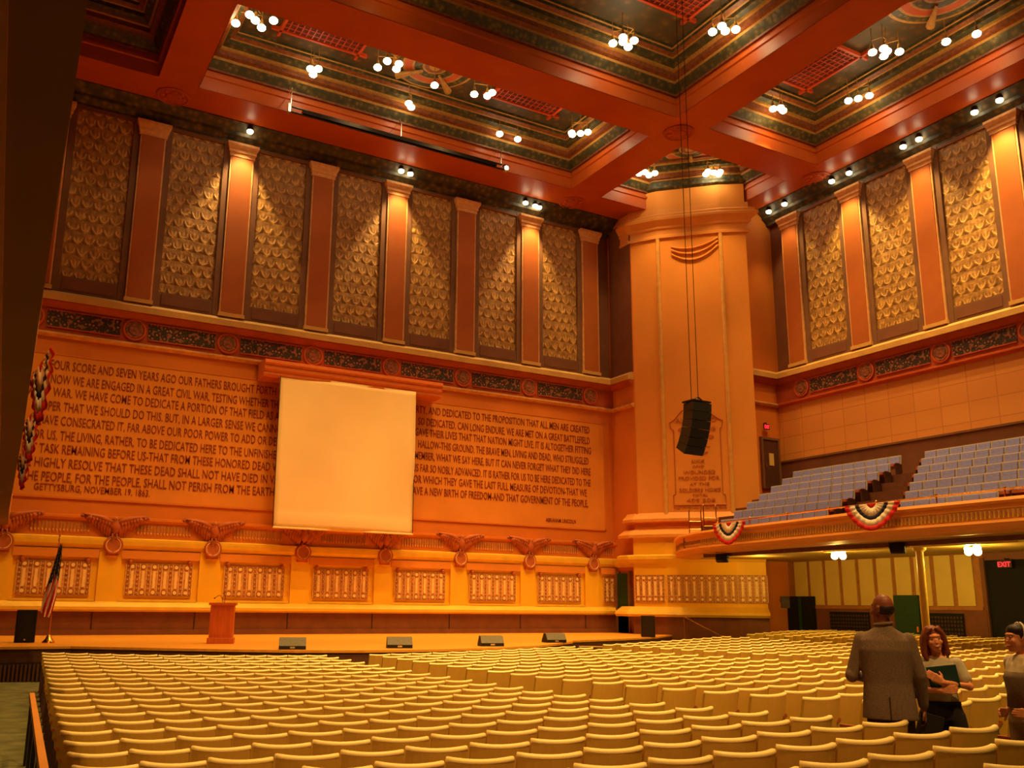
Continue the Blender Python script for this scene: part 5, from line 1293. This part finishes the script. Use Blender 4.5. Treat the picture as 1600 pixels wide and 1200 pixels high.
def woman():
    x, y = 7.72, 5.42; z = zfloor(x, y)
    r = empty('person', (x, y, z), math.radians(128)); r.scale = (0.99, 0.99, 0.99)
    tag(r, 'smiling person with red-brown hair, arms folded over a teal folder', 'person')
    sk = 'skin_light'; b = MB(); H = (0.02, 0.02, 1.485)
    fx = (-0.10, -0.17)
    for sx, f in ((1, fx[0]), (-1, fx[1])):
        limb(b, [(sx * 0.085, 0, 0.84), (sx * 0.075 + f * 0.5, 0.0, 0.45), (sx * 0.07 + f, -0.02, 0.08)], [0.085, 0.05, 0.036], sk)
        limb(b, [(sx * 0.07 + f, -0.02, 0.04), (sx * 0.09 + f, 0.12, 0.03)], [0.034, 0.025], sk)
    b.loft([(0, 0, 0.80, 0.15, 0.10), (0, 0, 0.95, 0.13, 0.09), (0, 0, 1.1, 0.12, 0.085), (0, 0, 1.24, 0.14, 0.095), (0, 0, 1.30, 0.12, 0.07), (0, 0, 1.335, 0.06, 0.05)], sk, 18)
    limb(b, [(0, 0, 1.30), (0.01, 0.008, 1.41)], [0.052, 0.045], sk)
    mt = head(b, H, math.radians(14), sk, 0.96, 0.10)
    limb(b, [(0.165, 0.0, 1.27), (0.215, 0.07, 1.04), (0.0, 0.20, 1.045)], [0.043, 0.036, 0.024], sk); hand(b, (0.0, 0.20, 1.045), (-1, 0.0, 0.12), (0, 1, 0), sk, 0.7, 0.92, -1)
    limb(b, [(-0.165, 0.0, 1.27), (-0.235, 0.08, 1.08), (-0.02, 0.215, 1.115)], [0.043, 0.036, 0.024], sk); hand(b, (-0.02, 0.215, 1.115), (0.85, 0.0, 0.55), (0, 1, 0), sk, 0.45, 0.92, 1)
    remesh(b.build('body', r), 0.0055, 2)
    face_bits(r, H, mt, 0.96, True)
    s_ = MB(); m = 'shirt_grey'
    s_.loft([(0, 0, 0.86, 0.165, 0.115), (0, 0, 0.93, 0.152, 0.108), (0, 0, 1.03, 0.14, 0.10), (0, 0.012, 1.16, 0.158, 0.122), (0, 0.005, 1.25, 0.17, 0.10), (0, 0, 1.30, 0.145, 0.075), (0, 0, 1.325, 0.075, 0.06)], m, 26)
    limb(s_, [(0.155, 0, 1.265), (0.20, 0.045, 1.13)], [0.062, 0.06], m); limb(s_, [(-0.155, 0, 1.265), (-0.205, 0.045, 1.14)], [0.062, 0.06], m)
    remesh(s_.build('shirt', r), 0.0075, 3)
    t = MB(); m = 'trouser_dark'
    t.loft([(0, 0, 0.78, 0.178, 0.125), (0, 0, 0.85, 0.178, 0.125), (0, 0, 0.93, 0.158, 0.112)], m, 20)
    for sx, f in ((1, fx[0]), (-1, fx[1])): limb(t, [(sx * 0.09, 0, 0.80), (sx * 0.085 + f * 0.5, 0.0, 0.45), (sx * 0.075 + f, -0.02, 0.09)], [0.105, 0.075, 0.068], m)
    remesh(t.build('trousers', r), 0.011, 2)
    MB().loft([(0, 0, 0.915, 0.166, 0.118), (0, 0, 0.945, 0.162, 0.115)], 'belt_black', 24).build('belt', r)
    for sx, f in ((1, fx[0]), (-1, fx[1])): MB().loft([(sx * 0.08 + f, 0.03, 0.0, 0.042, 0.12), (sx * 0.08 + f, 0.03, 0.05, 0.042, 0.12)], 'belt_black', 12).build('shoe', r)
    h = MB(); m = 'hair_red'; c = Vector(H)
    def hb(p, rr): h.ball(c + mt @ Vector(p), rr, m, 14, 10, mt)
    hb((0, -0.02, 0.028), (0.088, 0.098, 0.095))
    for sx in (-1, 1):
        pts = [c + mt @ Vector(p) for p in ((sx * 0.045, 0.045, 0.095), (sx * 0.080, 0.040, 0.03), (sx * 0.092, 0.020, -0.05), (sx * 0.100, 0.012, -0.13), (sx * 0.085, 0.02, -0.19))]
        limb(h, pts, [0.022, 0.024, 0.026, 0.028, 0.018], m, 10)
        limb(h, [c + mt @ Vector(p) for p in ((sx * 0.02, 0.070, 0.092), (sx * 0.060, 0.060, 0.06), (sx * 0.082, 0.040, 0.0))], [0.014, 0.012, 0.010], m, 8)
        limb(h, [c + mt @ Vector(p) for p in ((sx * 0.05, -0.06, 0.0), (sx * 0.06, -0.06, -0.1), (sx * 0.055, -0.04, -0.19))], [0.05, 0.05, 0.03], m, 10)
    o = remesh(h.build('hair', r), 0.007, 2)
    f_ = empty('teal_folder'); Rm = Matrix.Rotation(math.radians(128), 3, 'Z'); off = Rm @ Vector((-0.02, 0.165, 0))
    f_.location = (x + off.x, y + off.y, z + 1.17); f_.rotation_euler = (math.radians(-6), math.radians(8), math.radians(128)); tag(f_, 'teal folder clutched to the chest by the red-haired person', 'folder')
    bevel(MB().box(-0.125, 0.115, -0.012, 0.012, -0.12, 0.075, 'folder_teal').build('cover', f_), 0.004)
    MB().box(-0.12, 0.11, -0.006, 0.006, -0.115, 0.08, 'shirt_cream').build('pages', f_)

def third():
    x, y = 7.66, 4.60; z = zfloor(x, y)
    r = empty('person', (x, y, z), math.radians(66)); r.scale = (0.98, 0.98, 0.97)
    tag(r, 'person in profile at the right edge with pale hairband and khaki trousers', 'person')
    sk = 'skin_light'; b = MB(); H = (0.0, 0.03, 1.50)
    for sx in (-1, 1):
        limb(b, [(sx * 0.085, 0, 0.86), (sx * 0.08, 0.02, 0.46), (sx * 0.085, -0.02, 0.08)], [0.085, 0.05, 0.036], sk)
        limb(b, [(sx * 0.085, -0.02, 0.04), (sx * 0.095, 0.12, 0.03)], [0.034, 0.025], sk)
    b.loft([(0, 0, 0.82, 0.15, 0.10), (0, 0, 0.97, 0.13, 0.09), (0, 0, 1.12, 0.12, 0.085), (0, 0, 1.26, 0.14, 0.095), (0, 0, 1.33, 0.12, 0.07), (0, 0, 1.365, 0.06, 0.05)], sk, 18)
    limb(b, [(0, -0.01, 1.33), (0, 0.012, 1.44)], [0.050, 0.045], sk)
    mt = head(b, H, 0.0, sk, 0.98)
    limb(b, [(0.165, 0.0, 1.29), (0.20, -0.06, 1.04), (0.19, 0.06, 0.88)], [0.043, 0.036, 0.024], sk); hand(b, (0.19, 0.06, 0.88), (-0.3, 1, -0.1), (1, 0.2, 0), sk, 0.7, 0.92, 1)
    limb(b, [(-0.165, 0.0, 1.29), (-0.205, -0.05, 1.04), (-0.16, 0.08, 0.90)], [0.043, 0.036, 0.024], sk); hand(b, (-0.16, 0.08, 0.90), (0.4, 1, 0), (-1, 0.3, 0), sk, 0.7, 0.92, -1)
    remesh(b.build('body', r), 0.0055, 2)
    face_bits(r, H, mt, 0.98)
    s_ = MB(); m = 'shirt_cream'
    s_.loft([(0, 0, 0.90, 0.165, 0.12), (0, 0, 0.98, 0.155, 0.112), (0, 0.0, 1.08, 0.148, 0.105), (0, 0.012, 1.19, 0.162, 0.125), (0, 0.002, 1.28, 0.175, 0.105), (0, 0, 1.335, 0.145, 0.078), (0, 0, 1.36, 0.072, 0.06)], m, 26)
    limb(s_, [(0.155, 0, 1.29), (0.19, -0.04, 1.15)], [0.064, 0.06], m); limb(s_, [(-0.155, 0, 1.29), (-0.195, -0.04, 1.15)], [0.064, 0.06], m)
    remesh(s_.build('shirt', r), 0.0075, 3)
    v_ = MB().loft([(0, 0.02, 0.93, 0.163, 0.125), (0, 0.02, 1.05, 0.156, 0.118), (0, 0.03, 1.17, 0.164, 0.128), (0, 0.02, 1.22, 0.15, 0.12)], 'jacket', 26); v_.build('vest', r, smooth=True)
    t = MB(); m = 'trouser_khaki'
    t.loft([(0, 0, 0.80, 0.178, 0.13), (0, 0, 0.87, 0.178, 0.13), (0, 0, 0.95, 0.16, 0.115)], m, 20)
    for sx in (-1, 1): limb(t, [(sx * 0.09, 0, 0.82), (sx * 0.088, 0.02, 0.46), (sx * 0.09, -0.02, 0.09)], [0.11, 0.085, 0.075], m)
    remesh(t.build('trousers', r), 0.011, 2)
    MB().loft([(0, 0, 0.925, 0.168, 0.122), (0, 0, 0.955, 0.164, 0.12)], 'belt_black', 24).build('belt', r)
    for sx in (-1, 1): MB().loft([(sx * 0.09, 0.04, 0.0, 0.042, 0.12), (sx * 0.09, 0.04, 0.05, 0.042, 0.12)], 'belt_black', 12).build('shoe', r)
    h = MB(); m = 'hair_dark'; c = Vector(H)
    def hb(p, rr): h.ball(c + Vector(p), rr, m, 14, 10)
    hb((0, -0.028, 0.028), (0.086, 0.098, 0.094)); hb((0, -0.12, -0.02), (0.045, 0.055, 0.05))
    hb((0, 0.0, 0.055), (0.078, 0.085, 0.062))
    remesh(h.build('hair', r), 0.007, 2)
    hb2 = MB().tube([c + Vector((0.088 * math.cos(a), -0.005 - 0.02 * math.sin(a), 0.018 + 0.107 * math.sin(a))) for a in [math.radians(d) for d in range(-10, 191, 10)]], 0.009, 'shirt_cream', 8)
    hb2.build('hairband', r, smooth=True)
standing_man(); woman(); third()
